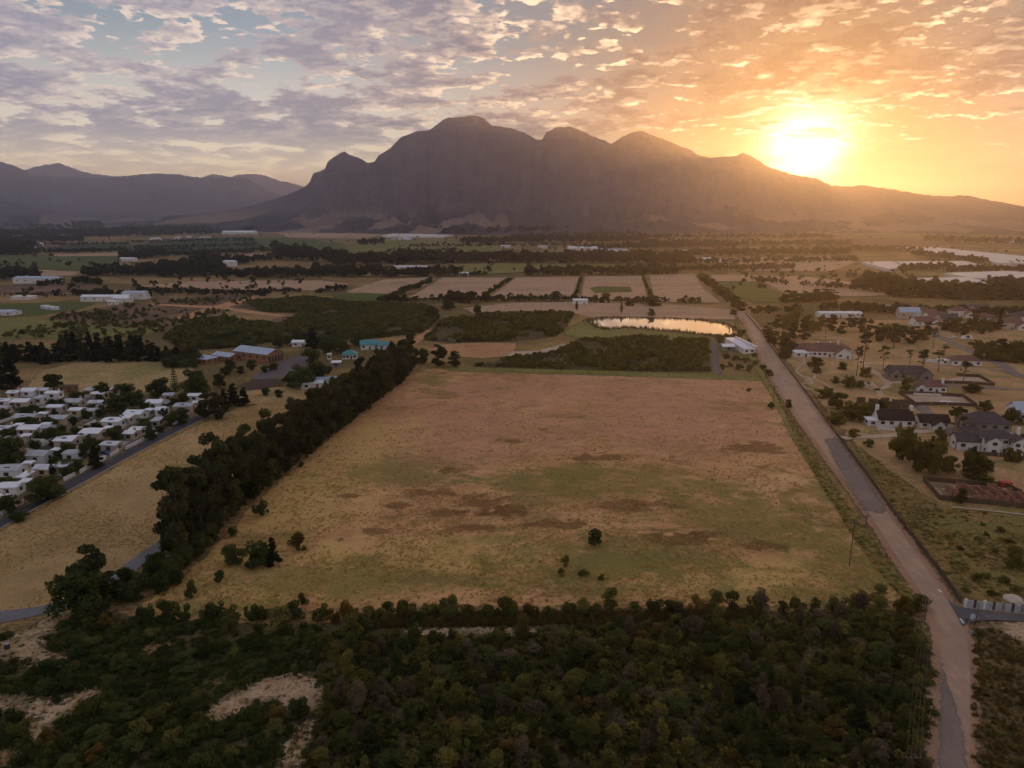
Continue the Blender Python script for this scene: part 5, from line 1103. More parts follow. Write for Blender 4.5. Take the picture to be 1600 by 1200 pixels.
# far tree lines read as one mass each
FT = [mk_far(400 + i, ML_FAR, 8.5 + i, 8.0, 300, 0.62) for i in range(4)]
LINES = [('across the valley floor at the far left', [((0, 350), (250, 345), 5, 200), ((0, 356), (420, 351), 6, 420), ((60, 367), (330, 361), 7, 330), ((200, 380), (395, 376), 4, 160), ((210, 388), (400, 384), 4, 160), ((60, 384), (200, 382), 4, 110), ((400, 345), (600, 342.5), 4, 150), ((380, 362), (450, 358), 6, 80), ((0, 362), (160, 357), 9, 260), ((0, 372), (210, 367), 9, 300), ((60, 352), (340, 346), 6, 240), ((190, 360), (430, 352), 6, 220), ((0, 380), (130, 377), 8, 160), ((130, 371), (345, 365), 6, 220), ((300, 352), (560, 350), 5, 220), ((430, 356), (520, 354), 5, 90)]),
         ('behind the long green crop field', [((0, 399), (52, 397), 15, 90), ((190, 406), (262, 400), 12, 70), ((55, 396), (200, 393), 6, 150), ((262, 400), (420, 394), 7, 150), ((200, 393), (300, 391), 5, 60), ((0, 388), (60, 386), 10, 80)]),
         ('along the dark wooded stream in the left middle distance', [((130, 431), (260, 428), 14, 150), ((255, 433), (345, 428), 20, 130), ((340, 434), (540, 430), 12, 190), ((300, 412), (345, 414), 16, 40), ((352, 412), (392, 412), 13, 40), ((395, 408), (440, 406), 9, 40), ((430, 402), (545, 412), 18, 130), ((490, 426), (560, 428), 12, 50), ((0, 437), (60, 434), 14, 60), ((60, 448), (100, 444), 8, 30), ((115, 442), (160, 446), 10, 40)]),
         ('of bushes in front of the tan rise', [((116, 462), (235, 466), 9, 80), ((215, 458), (420, 462), 8, 150), ((420, 455), (470, 457), 6, 40), ((500, 456), (545, 452), 7, 40), ((0, 462), (130, 463), 4, 60)]),
         ('across the middle of the valley', [((525, 414), (705, 410), 15, 220), ((530, 433), (600, 431), 14, 70), ((600, 433), (720, 430), 12, 110), ((700, 410), (800, 409), 14, 120), ((800, 410), (1080, 411), 14, 330), ((820, 430), (1060, 428), 12, 260), ((720, 432), (760, 429), 6, 30), ((630, 408), (645, 407), 16, 12), ((600, 395), (720, 392), 5, 60), ((560, 383), (600, 381), 8, 40), ((590, 472), (900, 470), 9, 200), ((700, 470), (740, 474), 14, 40), ((900, 472), (1100, 474), 8, 110)]),
         ('below the foot of the mountain', [((600, 357), (1000, 356), 4, 260), ((640, 386), (900, 384), 5, 150), ((560, 399), (860, 399), 5, 130), ((1000, 372), (1300, 372), 6, 220), ((1000, 382), (1330, 384), 7, 260), ((1040, 412), (1340, 408), 7, 220), ((880, 399), (1060, 403), 8, 150), ((545, 362), (700, 362), 6, 160), ((690, 366), (920, 362), 9, 330), ((720, 380), (1010, 377), 9, 330), ((800, 372), (1000, 368), 6, 200), ((900, 390), (1150, 386), 8, 240), ((560, 349), (760, 347), 3, 50), ((1060, 400), (1330, 396), 9, 260)]),
         ('in the golden haze at the right', [((1060, 424), (1240, 420), 8, 150), ((1340, 452), (1420, 462), 22, 110), ((1395, 463), (1600, 478), 20, 300), ((1440, 460), (1600, 466), 14, 160), ((1425, 399), (1540, 411), 8, 140), ((1405, 424), (1490, 419), 9, 70), ((1480, 424), (1600, 424), 8, 120), ((1545, 449), (1600, 453), 14, 60), ((1330, 390), (1440, 393), 6, 110), ((1440, 376), (1600, 392), 8, 140), ((1180, 440), (1230, 445), 8, 30), ((1250, 448), (1340, 452), 8, 50), ((1280, 484), (1420, 490), 12, 120), ((1400, 492), (1600, 498), 12, 150), ((1170, 490), (1260, 488), 10, 50)])]
r = np.random.default_rng(77)
for i, (lb, segs) in enumerate(LINES):
    P = []; S = []
    for a, b, hp, n in segs:
        a, b = list(a), list(b); ln0 = b[0] - a[0]
        if a[0] <= 0: a[0] -= 350
        if b[0] >= 1600: b[0] += 350
        n = int(n * (b[0] - a[0]) / ln0) if abs(ln0) > 30 else n
        t = r.random(n); x = a[0] + (b[0] - a[0]) * t; y = a[1] + (b[1] - a[1]) * t + r.normal(0, 0.8, n)
        for xx, yy_ in zip(x, y):
            g = G(xx, yy_); P.append((g[0], g[1], 0.0)); S.append(hp * M(xx, yy_) / 9.5)
    o = stuff('treeline', 'dark treeline ' + lb, 'treeline', P, FT, 1, 1, 100 + i)
    S = np.array(S) * r.uniform(0.6, 1.25, len(S)); sc = np.column_stack([S * r.uniform(0.9, 1.4, len(S)), S * 1.1, S]).astype(np.float32)
    o.data.attributes['sc'].data.foreach_set('vector', sc.ravel())
# scattered single trees over the valley
P = []; S = []
for k in range(3400):
    x = r.uniform(-500, 2100); y = 348 + 120 * r.random() ** 1.4; g = G(x, y)
    if 520 < x < 1140 and y > 428: continue
    if mnoise.noise((g[0] * 0.004, g[1] * 0.004, 1.0)) < -0.02 + r.normal(0, 0.1): continue
    P.append((g[0], g[1], 0.0)); S.append(r.uniform(0.35, 1.0))
o = stuff('scattered_trees', 'small trees dotted far and wide over the valley floor', 'trees', P, FT, 1, 1, 150)
S = np.array(S); o.data.attributes['sc'].data.foreach_set('vector', np.column_stack([S * 1.1, S * 1.1, S]).astype(np.float32).ravel())
# ------------------------------------------------------------------ buildings
M_CREAM = plain('cream_render', (0.50, 0.42, 0.35), 0.9, 0.2, var=0.10); M_WHITE = plain('white_render', (0.74, 0.72, 0.70), 0.85, 0.2, var=0.06)
M_ROOFW = plain('pale_sheet_roof', (0.74, 0.79, 0.87), 0.5, 0.4, var=0.08); M_ROOFB = plain('blue_grey_roof', (0.36, 0.46, 0.58), 0.5, 0.4, var=0.08)
M_OCHRE = plain('ochre_render', (0.52, 0.40, 0.27), 0.9, 0.2); M_ROOFG = plain('weathered_sheet_roof', (0.42, 0.45, 0.50), 0.6, 0.3, var=0.2, scale=0.6); M_ROOFP = plain('patched_sheet_roof', (0.56, 0.60, 0.68), 0.5, 0.4, var=0.22, scale=0.35)
M_TEAL = plain('teal_roof', (0.06, 0.26, 0.28), 0.5, 0.4); M_SLATE = plain('slate_roof', (0.075, 0.062, 0.070), 0.75, 0.2, var=0.25, scale=0.8); M_BLACKR = plain('black_thatch_roof', (0.034, 0.026, 0.026), 0.95, 0.1, var=0.3, scale=0.8)
M_PURP = plain('plum_tile_roof', (0.16, 0.085, 0.075), 0.8, 0.2, var=0.2, scale=0.8); M_BRICKW = plain('brick_wall', (0.33, 0.17, 0.10), 0.9, 0.1, var=0.2, scale=2.0); M_RAWBRICK = plain('raw_brick', (0.30, 0.155, 0.105), 0.95, 0.1, var=0.25, scale=2.0)
M_GLASS = plain('window_glass', (0.030, 0.036, 0.045), 0.12, 0.6); M_DOOR = plain('door_wood', (0.13, 0.065, 0.04), 0.7, 0.3); M_SOLAR = plain('solar_panel', (0.025, 0.035, 0.07), 0.2, 0.6)
M_STONE = plain('grey_stone_wall', (0.25, 0.215, 0.19), 0.9, 0.1, var=0.2, scale=1.2); M_CONC = plain('concrete_panel', (0.40, 0.41, 0.44), 0.85, 0.2, var=0.12, scale=0.6); M_DARKFENCE = plain('dark_fence', (0.115, 0.080, 0.058), 0.9, 0.1); M_LOWWALL = plain('brown_block_wall', (0.11, 0.075, 0.052), 0.95, 0.1, var=0.25)
M_METAL = plain('grey_steel', (0.30, 0.30, 0.31), 0.5, 0.4); M_POLE = plain('timber_pole', (0.12, 0.085, 0.06), 0.9, 0.1); M_WIRE = plain('wire', (0.16, 0.12, 0.085), 0.5, 0.4); M_NET = plain('white_shade_net', (0.66, 0.62, 0.58), 0.7, 0.3, var=0.05, scale=0.02)
M_TYRE = plain('tyre', (0.02, 0.02, 0.02), 0.9); M_CARW = plain('white_car_paint', (0.78, 0.78, 0.80), 0.25, 0.5, var=0.02); M_CARB = plain('blue_car_paint', (0.03, 0.06, 0.16), 0.25, 0.5, var=0.05); M_RED = plain('red_paint', (0.45, 0.05, 0.03), 0.6); M_TANK = plain('pale_tank', (0.55, 0.62, 0.66), 0.5, 0.4)

def wing(parent, x, y, w, d, h, roof, pitch, wm, rm, over=0.45, axis='x', storeys=1, fw=None, sw=None, door=True, gabmat=None):
    """one volume of a building, centred at (x, y): wall, roof, windows, door as parts; front faces -y"""
    mb = MB(); x0, x1, y0, y1 = x-w/2, x+w/2, y-d/2, y+d/2; rise = (d if axis == 'x' else w) / 2 * pitch
    mb.box(x0, x1, y0, y1, -0.2, h)
    if roof == 'gable':
        if axis == 'x': mb.add([(x0, y0, h), (x0, y1, h), (x0, y, h+rise-0.03), (x1, y0, h), (x1, y1, h), (x1, y, h+rise-0.03)], [(0, 2, 1), (3, 4, 5), (0, 3, 5, 2), (1, 2, 5, 4)])
        else: mb.add([(x0, y0, h), (x1, y0, h), (x, y0, h+rise-0.03), (x0, y1, h), (x1, y1, h), (x, y1, h+rise-0.03)], [(0, 1, 2), (3, 5, 4), (0, 2, 5, 3), (1, 4, 5, 2)])
    mb.build('wall', wm, parent)
    rb = MB(); o = over; t = 0.16; dz = o * pitch
    if roof == 'gable':
        if axis == 'x': A = [(x0-o, y0-o, h-dz), (x1+o, y0-o, h-dz), (x1+o, y, h+rise), (x0-o, y, h+rise), (x1+o, y1+o, h-dz), (x0-o, y1+o, h-dz)]; Fa = [(0, 1, 2, 3), (3, 2, 4, 5)]
        else: A = [(x0-o, y1+o, h-dz), (x0-o, y0-o, h-dz), (x, y0-o, h+rise), (x, y1+o, h+rise), (x1+o, y0-o, h-dz), (x1+o, y1+o, h-dz)]; Fa = [(0, 1, 2, 3), (3, 2, 4, 5)]
        A2 = [(a, b, c + t) for a, b, c in A]; n = len(A)
        rb.add(A + A2, [tuple(reversed(f)) for f in Fa] + [tuple(i+n for i in f) for f in Fa] + [(0, 1, 1+n, n), (1, 2, 2+n, 1+n), (2, 4, 4+n, 2+n), (4, 5, 5+n, 4+n), (5, 3, 3+n, 5+n), (3, 0, n, 3+n)])
    elif roof == 'hip':
        r2 = min(w, d) / 2 + o
        if w >= d: R1, R2 = (x0-o+r2, y, h+rise), (x1+o-r2, y, h+rise)
        else: R1, R2 = (x, y0-o+r2, h+rise), (x, y1+o-r2, h+rise)
        B = [(x0-o, y0-o, h-dz*0.3), (x1+o, y0-o, h-dz*0.3), (x1+o, y1+o, h-dz*0.3), (x0-o, y1+o, h-dz*0.3)]
        B2 = [(a, b, c+t) for a, b, c in B]; V = B + B2 + [R1, R2]
        if w >= d: S = [(4, 5, 9, 8), (5, 6, 9), (6, 7, 8, 9), (7, 4, 8)]
        else: S = [(4, 5, 8), (5, 6, 9, 8), (6, 7, 9), (7, 4, 8, 9)]
        rb.add(V, [(3, 2, 1, 0), (0, 1, 5, 4), (1, 2, 6, 5), (2, 3, 7, 6), (3, 0, 4, 7)] + S)
    else:                                                  # single slope
        A = [(x0-o, y0-o, h-0.02), (x1+o, y0-o, h-0.02), (x1+o, y1+o, h+d*pitch), (x0-o, y1+o, h+d*pitch)]; A2 = [(a, b, c+t) for a, b, c in A]
        rb.add(A + A2, [(3, 2, 1, 0), (4, 5, 6, 7), (0, 1, 5, 4), (1, 2, 6, 5), (2, 3, 7, 6), (3, 0, 4, 7)])
    ro = rb.build('roof', rm, parent)
    nf = fw if fw is not None else max(1, int(w / 3.6)); ns = sw if sw is not None else max(1, int(d / 4))
    sh = h / storeys
    for s in range(storeys):
        zc = s * sh + sh * 0.58
        for i in range(nf):
            cx = x0 + w * (i + 0.5) / nf
            if door and s == 0 and i == nf // 2 and nf > 1:
                MB().box(cx-0.5, cx+0.5, y0-0.05, y0+0.02, 0.05, 2.1).build('door', M_DOOR, parent); continue
            MB().box(cx-0.75, cx+0.75, y0-0.05, y0+0.02, zc-0.6, zc+0.6).build('window', M_GLASS, parent)
        for i in range(ns):
            cy_ = y0 + d * (i + 0.5) / ns
            MB().box(x1-0.02, x1+0.05, cy_-0.6, cy_+0.6, zc-0.55, zc+0.55).build('window', M_GLASS, parent)
            if i == 0: MB().box(x0-0.05, x0+0.02, cy_-0.6, cy_+0.6, zc-0.55, zc+0.55).build('window', M_GLASS, parent)
    return ro
def building(name, label, px, py, rot=0.0, group=None, cat='house', z=0.0):
    g = G(px, py); e = empty(name, (g[0], g[1], z), rot); return setp(e, label, cat, group)

# --- the white settlement: rows from the pasture down to the road
TOWN = [('the back row beside the pasture', [(24, 623, 18, 1), (49, 620, 26, 1), (71, 619, 17, 0), (86, 624, 24, 1), (142, 619, 16, 0), (157, 625, 22, 0), (185, 618, 18, 0)]),
        ('the second row from the pasture', [(8, 636, 26, 1), (37, 637, 30, 1), (65, 632, 16, 0), (118, 637, 30, 1), (153, 639, 24, 1)]),
        ('the third row from the pasture', [(6, 648, 22, 0), (90, 646, 26, 0), (122, 651, 22, 0), (147, 652, 18, 0)]),
        ('the fourth row from the pasture', [(44, 662, 40, 1), (95, 664, 30, 1)]),
        ('the row behind the very large dark tree', [(10, 681, 32, 1), (50, 680, 36, 1), (76, 679, 18, 0)]),
        ('the middle row before the inner street', [(20, 699, 36, 0), (108, 698, 34, 1), (65, 722, 34, 0)]),
        ('the row along the town road', [(20, 745, 40, 1), (74, 744, 34, 0), (103, 740, 18, 0), (42, 757, 14, 0), (18, 773, 38, 1), (2, 793, 18, 0), (115, 720, 24, 0), (176, 706, 30, 1), (148, 686, 36, 1), (206, 688, 18, 0), (216, 682, 20, 0), (247, 668, 14, 0)]),
        ('the upper group under the araucaria', [(180, 668, 34, 1), (214, 656, 32, 1), (244, 639, 28, 0), (254, 650, 18, 0), (266, 627, 18, 1), (290, 644, 32, 1), (307, 628, 24, 1), (200, 664, 14, 0)])]
for where, hs in TOWN:
    for i, (x, y, wpx, solar) in enumerate(sorted(hs)):
        m = M(x, y); w = wpx * m * 0.84; d = random.uniform(5.4, 6.4) if w > 6 else 4.2; rot = random.uniform(-0.10, 0.04) + (0.12 if x < 30 else 0)
        shape = 'with a low gabled pale roof' if wpx > 20 else 'with a small flat looking roof'
        e = building('white_bungalow', 'white bungalow, %s from the left in %s' % (ordinal(i + 1), where), x, y - 2, rot, 'white bungalows of the settlement')
        ro = wing(e, 0, 0, w, d, 2.7, 'gable' if wpx > 16 else 'mono', random.uniform(0.16, 0.34) if wpx > 16 else 0.08, random.choice([M_CREAM, M_CREAM, M_WHITE, M_OCHRE]), random.choice([M_ROOFW, M_ROOFW, M_ROOFW, M_ROOFG, M_ROOFP]), over=0.35)
        if solar and i % 2 == 0:
            pz = 2.7 + d / 2 * 0.2
            MB().box(-w*0.18, -w*0.18+1.7, -d*0.30, -d*0.30+1.2, pz-0.15, pz+0.06).build('solar_panel', M_SOLAR, e)
        if wpx > 30: wing(e, w*0.36, d*0.5+1.4, w*0.40, 2.8, 2.5, 'mono', 0.06, M_CREAM, M_ROOFW, over=0.3, fw=1, sw=1, door=False)
        MB().box(w*0.5-2.6, w*0.5-0.2, -d/2-5.5, -d/2-0.2, 0.05, 0.34).build('driveway_slab', M_CONC, e)
        if i % 2: MB().box(-w*0.5-0.2, w*0.5-3.2, -d/2-4.4, -d/2-4.2, -0.1, 0.9 + random.random()*0.5).build('front_wall', random.choice([M_WHITE, M_CREAM, M_RAWBRICK]), e)
        if i % 3 == 1: MB().tube([(-w*0.3, d/2+1.6, 0), (-w*0.3, d/2+1.6, 1.9)], 0.8, 12).build('water_butt', random.choice([M_TANK, M_DARKFENCE, M_TEAL]), e)
        if i % 3 == 0: MB().box(w*0.3-0.35, w*0.3+0.35, d*0.12, d*0.12+0.6, 2.6, 4.3).build('chimney', M_CREAM, e)
GW = [((2, 806), (38, 786)), ((44, 784), (62, 773)), ((100, 752), (118, 743)), ((125, 740), (166, 717)), ((172, 714), (186, 706)), ((196, 703), (226, 688)), ((133, 668), (150, 660)), ((42, 706), (62, 698)), ((66, 697), (84, 689)), ((42, 690), (72, 691)), ((62, 640), (80, 634)), ((0, 662), (36, 650)), ((230, 686), (246, 678))]
for i, (a, b) in enumerate(sorted(GW)):
    ga, gb = Vector(G(*a)), Vector(G(*b)); o = empty('garden_wall', (ga.x, ga.y, 0)); n = max(2, int((gb - ga).length / 3.0))
    for k in range(n):
        p = (gb - ga) * (k / n); q = (gb - ga) * ((k + 0.96) / n); MB().obox(p, q, 0.22, -0.1, 1.25).build('wall_panel', M_WHITE, o)
    setp(o, 'low white garden wall in the settlement, %s from the left' % ordinal(i + 1), 'wall', 'low white garden walls')

# --- school, pavilions, sheds on the left
e = building('school_hall', 'brick hall with long blue grey roof and arched gable windows', 405, 562, R(-28), cat='school')
wing(e, 0, 0, 26, 12, 5.2, 'gable', 0.34, M_BRICKW, M_ROOFB, over=0.6, fw=5, sw=5, door=False)
for k_ in range(5): MB().box(13.02, 13.08, -4.9 + k_*2.1, -3.6 + k_*2.1, 0.3, 2.4).build('arched_window', M_GLASS, e)
wing(e, -15, -9.5, 14, 8, 3.2, 'gable', 0.3, M_BRICKW, M_ROOFB, over=0.5, fw=4)
wing(e, -20, -20, 12, 8, 3.0, 'hip', 0.4, M_BRICKW, M_ROOFB, over=0.5, fw=3)
e = building('teal_pavilion', 'small white pavilion with a pointed teal roof', 547, 560, 0.1, cat='building'); wing(e, 0, 0, 8, 6, 2.8, 'hip', 0.75, M_WHITE, M_TEAL, over=0.5, fw=4)
e = building('teal_house', 'white house with teal roofs partly hidden behind the eucalyptus row', 578, 545, 0.2); wing(e, 0, 0, 11, 7, 3.4, 'gable', 0.6, M_WHITE, M_TEAL, over=0.5); wing(e, 9, -3, 8, 7, 3.0, 'gable', 0.5, M_WHITE, M_TEAL, over=0.5)
e = building('small_house', 'white house with pale roof behind the dark conifer', 470, 541, 0.0); wing(e, 0, 0, 9, 6, 3.0, 'gable', 0.3, M_WHITE, M_ROOFW)
e = building('small_shed', 'little grey flat roofed shed beside the tree row', 526, 574, 0.1, cat='shed'); wing(e, 0, 0, 4.5, 4, 3.0, 'mono', 0.05, M_STONE, M_ROOFW, fw=1, sw=1)
e = building('gate_house', 'tiny white gatehouse between the trees', 515, 562, 0.1, cat='building'); wing(e, 0, 0, 2.2, 2.2, 3.4, 'hip', 0.4, M_WHITE, M_ROOFW, over=0.2, fw=1, sw=1)
e = building('roadside_shed', 'long pale roof peeping out beside the eucalyptus row', 508, 600, 0.25, cat='shed'); wing(e, 0, 0, 12, 6, 2.8, 'gable', 0.25, M_WHITE, M_ROOFB); wing(e, -6, -6, 10, 5, 2.5, 'mono', 0.05, M_WHITE, M_ROOFW)
e = building('brick_shed', 'low dark brick shed behind the back row of houses', 106, 611, 0.0, cat='shed'); wing(e, 0, 0, 8, 4, 2.4, 'gable', 0.3, M_RAWBRICK, M_LOWWALL)
# far farm buildings
FARM = [('farm_shed', 'row of pale farm sheds on the brown heath, longest', 168, 470, 44, 12, 4.5, M_ROOFW), ('farm_shed', 'blue roofed farm shed at the end of the pale row', 214, 467, 22, 12, 6.5, M_ROOFB), ('farm_shed', 'pale farm shed in the middle of the pale row', 192, 472, 16, 9, 4, M_ROOFW), ('farm_shed', 'tiny white hut before the farm sheds', 177, 476, 7, 5, 3.4, M_ROOFW),
        ('farm_house', 'white house at the corner of the long green crop field', 201, 408, 26, 12, 5, M_ROOFW), ('farm_house', 'bright white farmhouse among dark trees on the left', 356, 416, 26, 12, 8, M_ROOFW), ('farm_shed', 'big white packing shed on the far left plain', 375, 366, 130, 50, 9, M_ROOFW), ('farm_shed', 'white packing shed with long low roof behind the far trees', 166, 364, 110, 40, 8, M_ROOFW),
        ('farm_shed', 'small pale shed at the near end of the third hedge', 906, 475, 13, 8, 4, M_ROOFW), ('farm_shed', 'long pale shed inside the middle tree band', 642, 420, 56, 10, 3.5, M_ROOFW), ('farm_house', 'white cottage below the dark tree in the middle band', 641, 407, 24, 12, 6, M_ROOFW), ('farm_house', 'small white cottage at the edge of the stubble blocks', 725, 431, 12, 8, 4, M_ROOFW),
        ('farm_shed', 'bluish warehouse in the hazy middle of the valley', 910, 391, 66, 26, 6, M_ROOFW), ('farm_shed', 'grey warehouse beside the bluish one', 955, 393, 70, 20, 4, M_ROOFB), ('farm_shed', 'pinkish shed left of the bluish warehouse', 848, 388, 24, 14, 6, M_CREAM), ('farm_shed', 'low white shed behind the long green field', 36, 387, 60, 16, 5, M_ROOFW),
        ('farm_house', 'white farm cluster left of the far packing shed', 55, 385, 34, 16, 8, M_ROOFW), ('farm_shed', 'bluish sheds at the left edge behind the brown fallow', 60, 442, 48, 18, 6, M_ROOFB), ('farm_shed', 'low pale shed at the left edge beside the lawn', 8, 492, 20, 12, 3, M_ROOFB), ('farm_shed', 'pale block in the hazy far middle', 790, 387, 24, 12, 5, M_ROOFW), ('farm_house', 'white house at the far right end of the long tree band', 1010, 402, 40, 20, 7, M_ROOFW), ('farm_house', 'white shed glowing in the haze left of the sun glare', 1070, 396, 24, 14, 6, M_ROOFW),
        ('farm_shed', 'long pale shed at the edge of the estate trees', 1310, 495, 34, 8, 3.5, M_ROOFW), ('farm_house', 'small white house before the hazy right tree belt', 1421, 455, 14, 9, 4, M_ROOFW), ('farm_house', 'pale house roof at the far left of the hazy estate', 1390, 486, 16, 9, 4, M_ROOFW), ('farm_house', 'white cottage beneath the far packing sheds', 243, 375, 30, 14, 6, M_ROOFW)]
for n, lb, x, y, w, d, h, rm in FARM:
    e = building(n, lb, x, y, random.uniform(-0.08, 0.08), cat='shed' if n == 'farm_shed' else 'house'); wing(e, 0, 0, w, d, h, 'gable', 0.22, M_WHITE, rm, over=0.4, fw=min(5, max(2, int(w / 6))), sw=1)
# round tanks on the lawn
for i, (x, y) in enumerate([(71, 482), (78, 483.5), (86, 484.5)]):
    g = G(x, y); rd = 10 * M(x, y) * 0.62; o = empty('water_tank', (g[0], g[1], 0)); MB().tube([(0, 0, 0), (0, 0, 2.6)], rd, 24).build('shell', M_TANK, o, False); MB().tube([(0, 0, 2.6), (0, 0, 2.75)], [rd*1.03, rd*0.98], 24).build('rim', M_WHITE, o)
    setp(o, 'round pale water tank on the green lawn, %s from the left of three' % ordinal(i + 1), 'tank', 'round tanks')
# far villages: little houses in the haze
r = random.Random(5); k = 0
for cx, cy_, n, sx, sy, nm in [(95, 341, 16, 60, 2.0, 'the far left village'), (330, 337.6, 14, 40, 1.2, 'the village below the massif'), (625, 374, 8, 22, 1.6, 'the farmyard under the white tunnels'), (1000, 400, 8, 22, 2.5, 'the hazy middle hamlet'), (1100, 408, 6, 40, 3, 'the golden hazy hamlet'), (290, 372, 6, 40, 2, 'the farms behind the orchard block')]:
    pos = sorted((cx + r.uniform(-sx, sx), cy_ + r.uniform(-sy, sy)) for _ in range(n))
    for i, (x, y) in enumerate(pos):
        e = building('village_house', 'tiny pale house, %s from the left in %s' % (ordinal(i + 1), nm), x, max(y, 337.5), r.uniform(-0.5, 0.5), 'houses of ' + nm); s = 1.0 if y > 360 else 2.2
        wing(e, 0, 0, r.uniform(10, 16) * s, 8 * s, 3.6 * s, 'gable', 0.4, M_WHITE, r.choice([M_ROOFW, M_ROOFW, M_ROOFB]), fw=2, sw=1, door=False)
# shade nets: white net roofs on posts
def net(label, poly, h=4.5):
    g = [Vector((*G(*p), 0)) for p in poly]; c = sum(g, Vector()) / len(g); e = empty('shade_net', c); V = []; n = len(g)
    for q in g: V.append((q.x-c.x, q.y-c.y, h))
    for q in g: V.append((q.x-c.x, q.y-c.y, h - 0.12))
    link('net_roof', mesh_np('net_roof', V, [tuple(range(n)), tuple(range(2*n-1, n-1, -1))] + [(i, i+n, (i+1) % n + n, (i+1) % n) for i in range(n)], M_NET), e)
    for i in range(n):
        a, b = g[i]-c, g[(i+1) % n]-c; MB().obox(a, b, 0.1, 0, h-0.2).build('net_side', M_NET, e)
        MB().tube([(a.x, a.y, 0), (a.x, a.y, h)], 0.15, 6).build('post', M_POLE, e)
    setp(e, label, 'shade net')
net('nearest white net roof below the sunlit pair at the right', [(1429, 440), (1512, 438.5), (1547, 448), (1545, 452.5), (1496, 453.5)])
net('wide white net roof behind the nearest one at the right', [(1475, 431.5), (1572, 428.5), (1640, 433), (1640, 440), (1517, 440)])
net('pinkish net roof at the left of the hazy pair', [(1345, 413.5), (1393, 412), (1411, 421), (1390, 425.5)])
net('long pinkish net roof at the right of the hazy pair', [(1396, 412.5), (1506, 412), (1532, 418), (1420, 420.5)])
net('farthest long grey net field curving to the right edge', [(1400, 388.5), (1463, 389.5), (1640, 408), (1640, 416), (1556, 415), (1535, 407.5), (1475, 402)])
net('thin pale net strip at the far right edge under the hills', [(1538, 377), (1640, 377), (1640, 380.5), (1580, 380.5)])
net('bright white tunnels in the middle of the valley', [(596, 370), (614, 366.5), (709, 368.5), (689, 372), (604, 371.5)])
net('bluish net roof at the foot of the massif', [(508, 349.5), (572, 348.5), (548, 353.5), (515, 353.5)])
net('pale net patch left of the bluish one', [(352, 350), (392, 347), (394, 348.5), (365, 351.5)])
net('cream net roof on the lawn at the left edge', [(16, 468.5), (28, 465.5), (60, 466), (50, 468.8)], 3.0)
# long white shed with scalloped vents beside the pond
g = G(1155, 545); e = building('vented_shed', 'long white shed with a row of curved roof vents beside the road', 1155, 545, R(2), cat='shed')
wing(e, 0, 0, 6.5, 34, 3.2, 'mono', 0.02, M_WHITE, M_ROOFW, over=0.3, fw=2, sw=6, door=False)
for i in range(6):
    mb = MB(); yy0 = -15 + i * 5.4; pts = []
    for k in range(9):
        a = math.pi * k / 8; pts.append((3.2 + 0.0, yy0 + 2.2 - math.cos(a)*2.0, 3.9 + math.sin(a)*1.6))
    V = [(2.2, p[1], p[2]) for p in pts] + [(5.4, p[1], 3.7 + (p[2]-3.9)*0.5) for p in pts]; nn = 9
    mb.add(V, [(k, k+1, k+1+nn, k+nn) for k in range(8)] + [tuple(range(8, -1, -1)), tuple(range(nn, 2*nn))]); mb.build('roof_vent', M_WHITE, e)
e = building('small_barn', 'small grey barn left of the long white shed', 1136, 547, 0.0, cat='shed'); wing(e, 0, 0, 7, 7, 2.8, 'gable', 0.3, M_STONE, M_ROOFW)

# --- the estate on the right
e = building('estate_mansion', 'sprawling white house with a large plum coloured roof and many gables', 1288, 556, R(-8))
wing(e, 0, 0, 22, 11, 3.6, 'hip', 0.75, M_WHITE, M_PURP, fw=8); wing(e, 8, -6, 8, 7, 3.4, 'gable', 0.8, M_WHITE, M_PURP, axis='y', fw=2); wing(e, -9, 6, 14, 8, 3.4, 'hip', 0.7, M_WHITE, M_PURP); wing(e, 10, 8, 12, 9, 3.4, 'hip', 0.7, M_WHITE, M_PURP); wing(e, -14, -4, 8, 6, 2.8, 'mono', 0.03, M_WHITE, M_ROOFW, fw=2)
for a, b in ((-4, 1), (3, 2), (9, 7)): MB().box(a-0.5, a+0.5, b-0.4, b+0.4, 4.5, 8.2).build('chimney', M_WHITE, e)
e = building('black_roof_house', 'white house with steep black roof and white end chimneys', 1402, 664, R(-6))
wing(e, -2, 0, 13, 7, 3.0, 'gable', 1.0, M_WHITE, M_BLACKR, over=0.3, fw=4); wing(e, 12, -1, 11, 6, 2.6, 'gable', 0.8, M_WHITE, M_BLACKR, over=0.3, fw=3); wing(e, 12, -6, 4, 4, 2.6, 'gable', 0.8, M_WHITE, M_BLACKR, axis='y', fw=1)
for a in (-8.3, 4.3): MB().box(a-0.5, a+0.5, -0.7, 0.7, 3, 8.0).build('chimney', M_WHITE, e)
wing(e, -10.5, -1.5, 3.5, 4, 2.6, 'mono', 0.03, M_WHITE, M_ROOFW, fw=1, sw=1, door=False)
e = building('white_villa', 'white two storey villa with dark hipped roofs', 1544, 704, R(-10))
wing(e, 2, 0, 11, 7, 5.6, 'hip', 0.6, M_WHITE, M_SLATE, storeys=2, fw=4, sw=2); wing(e, 7, -4, 5, 5, 5.4, 'gable', 0.6, M_WHITE, M_SLATE, axis='y', storeys=2, fw=2, sw=1); wing(e, -7, 1, 8, 6, 3.6, 'gable', 0.7, M_WHITE, M_SLATE, fw=2)
wing(e, -1, -4, 4, 4, 5.4, 'gable', 0.6, M_WHITE, M_SLATE, axis='y', storeys=2, fw=1, sw=1)
for a in (9.2,): MB().box(a-0.45, a+0.45, 1, 2, 5, 8.4).build('chimney', M_WHITE, e)
e = building('grey_villa', 'unpainted grey two storey villa with big hipped roof', 1534, 680, R(-8))
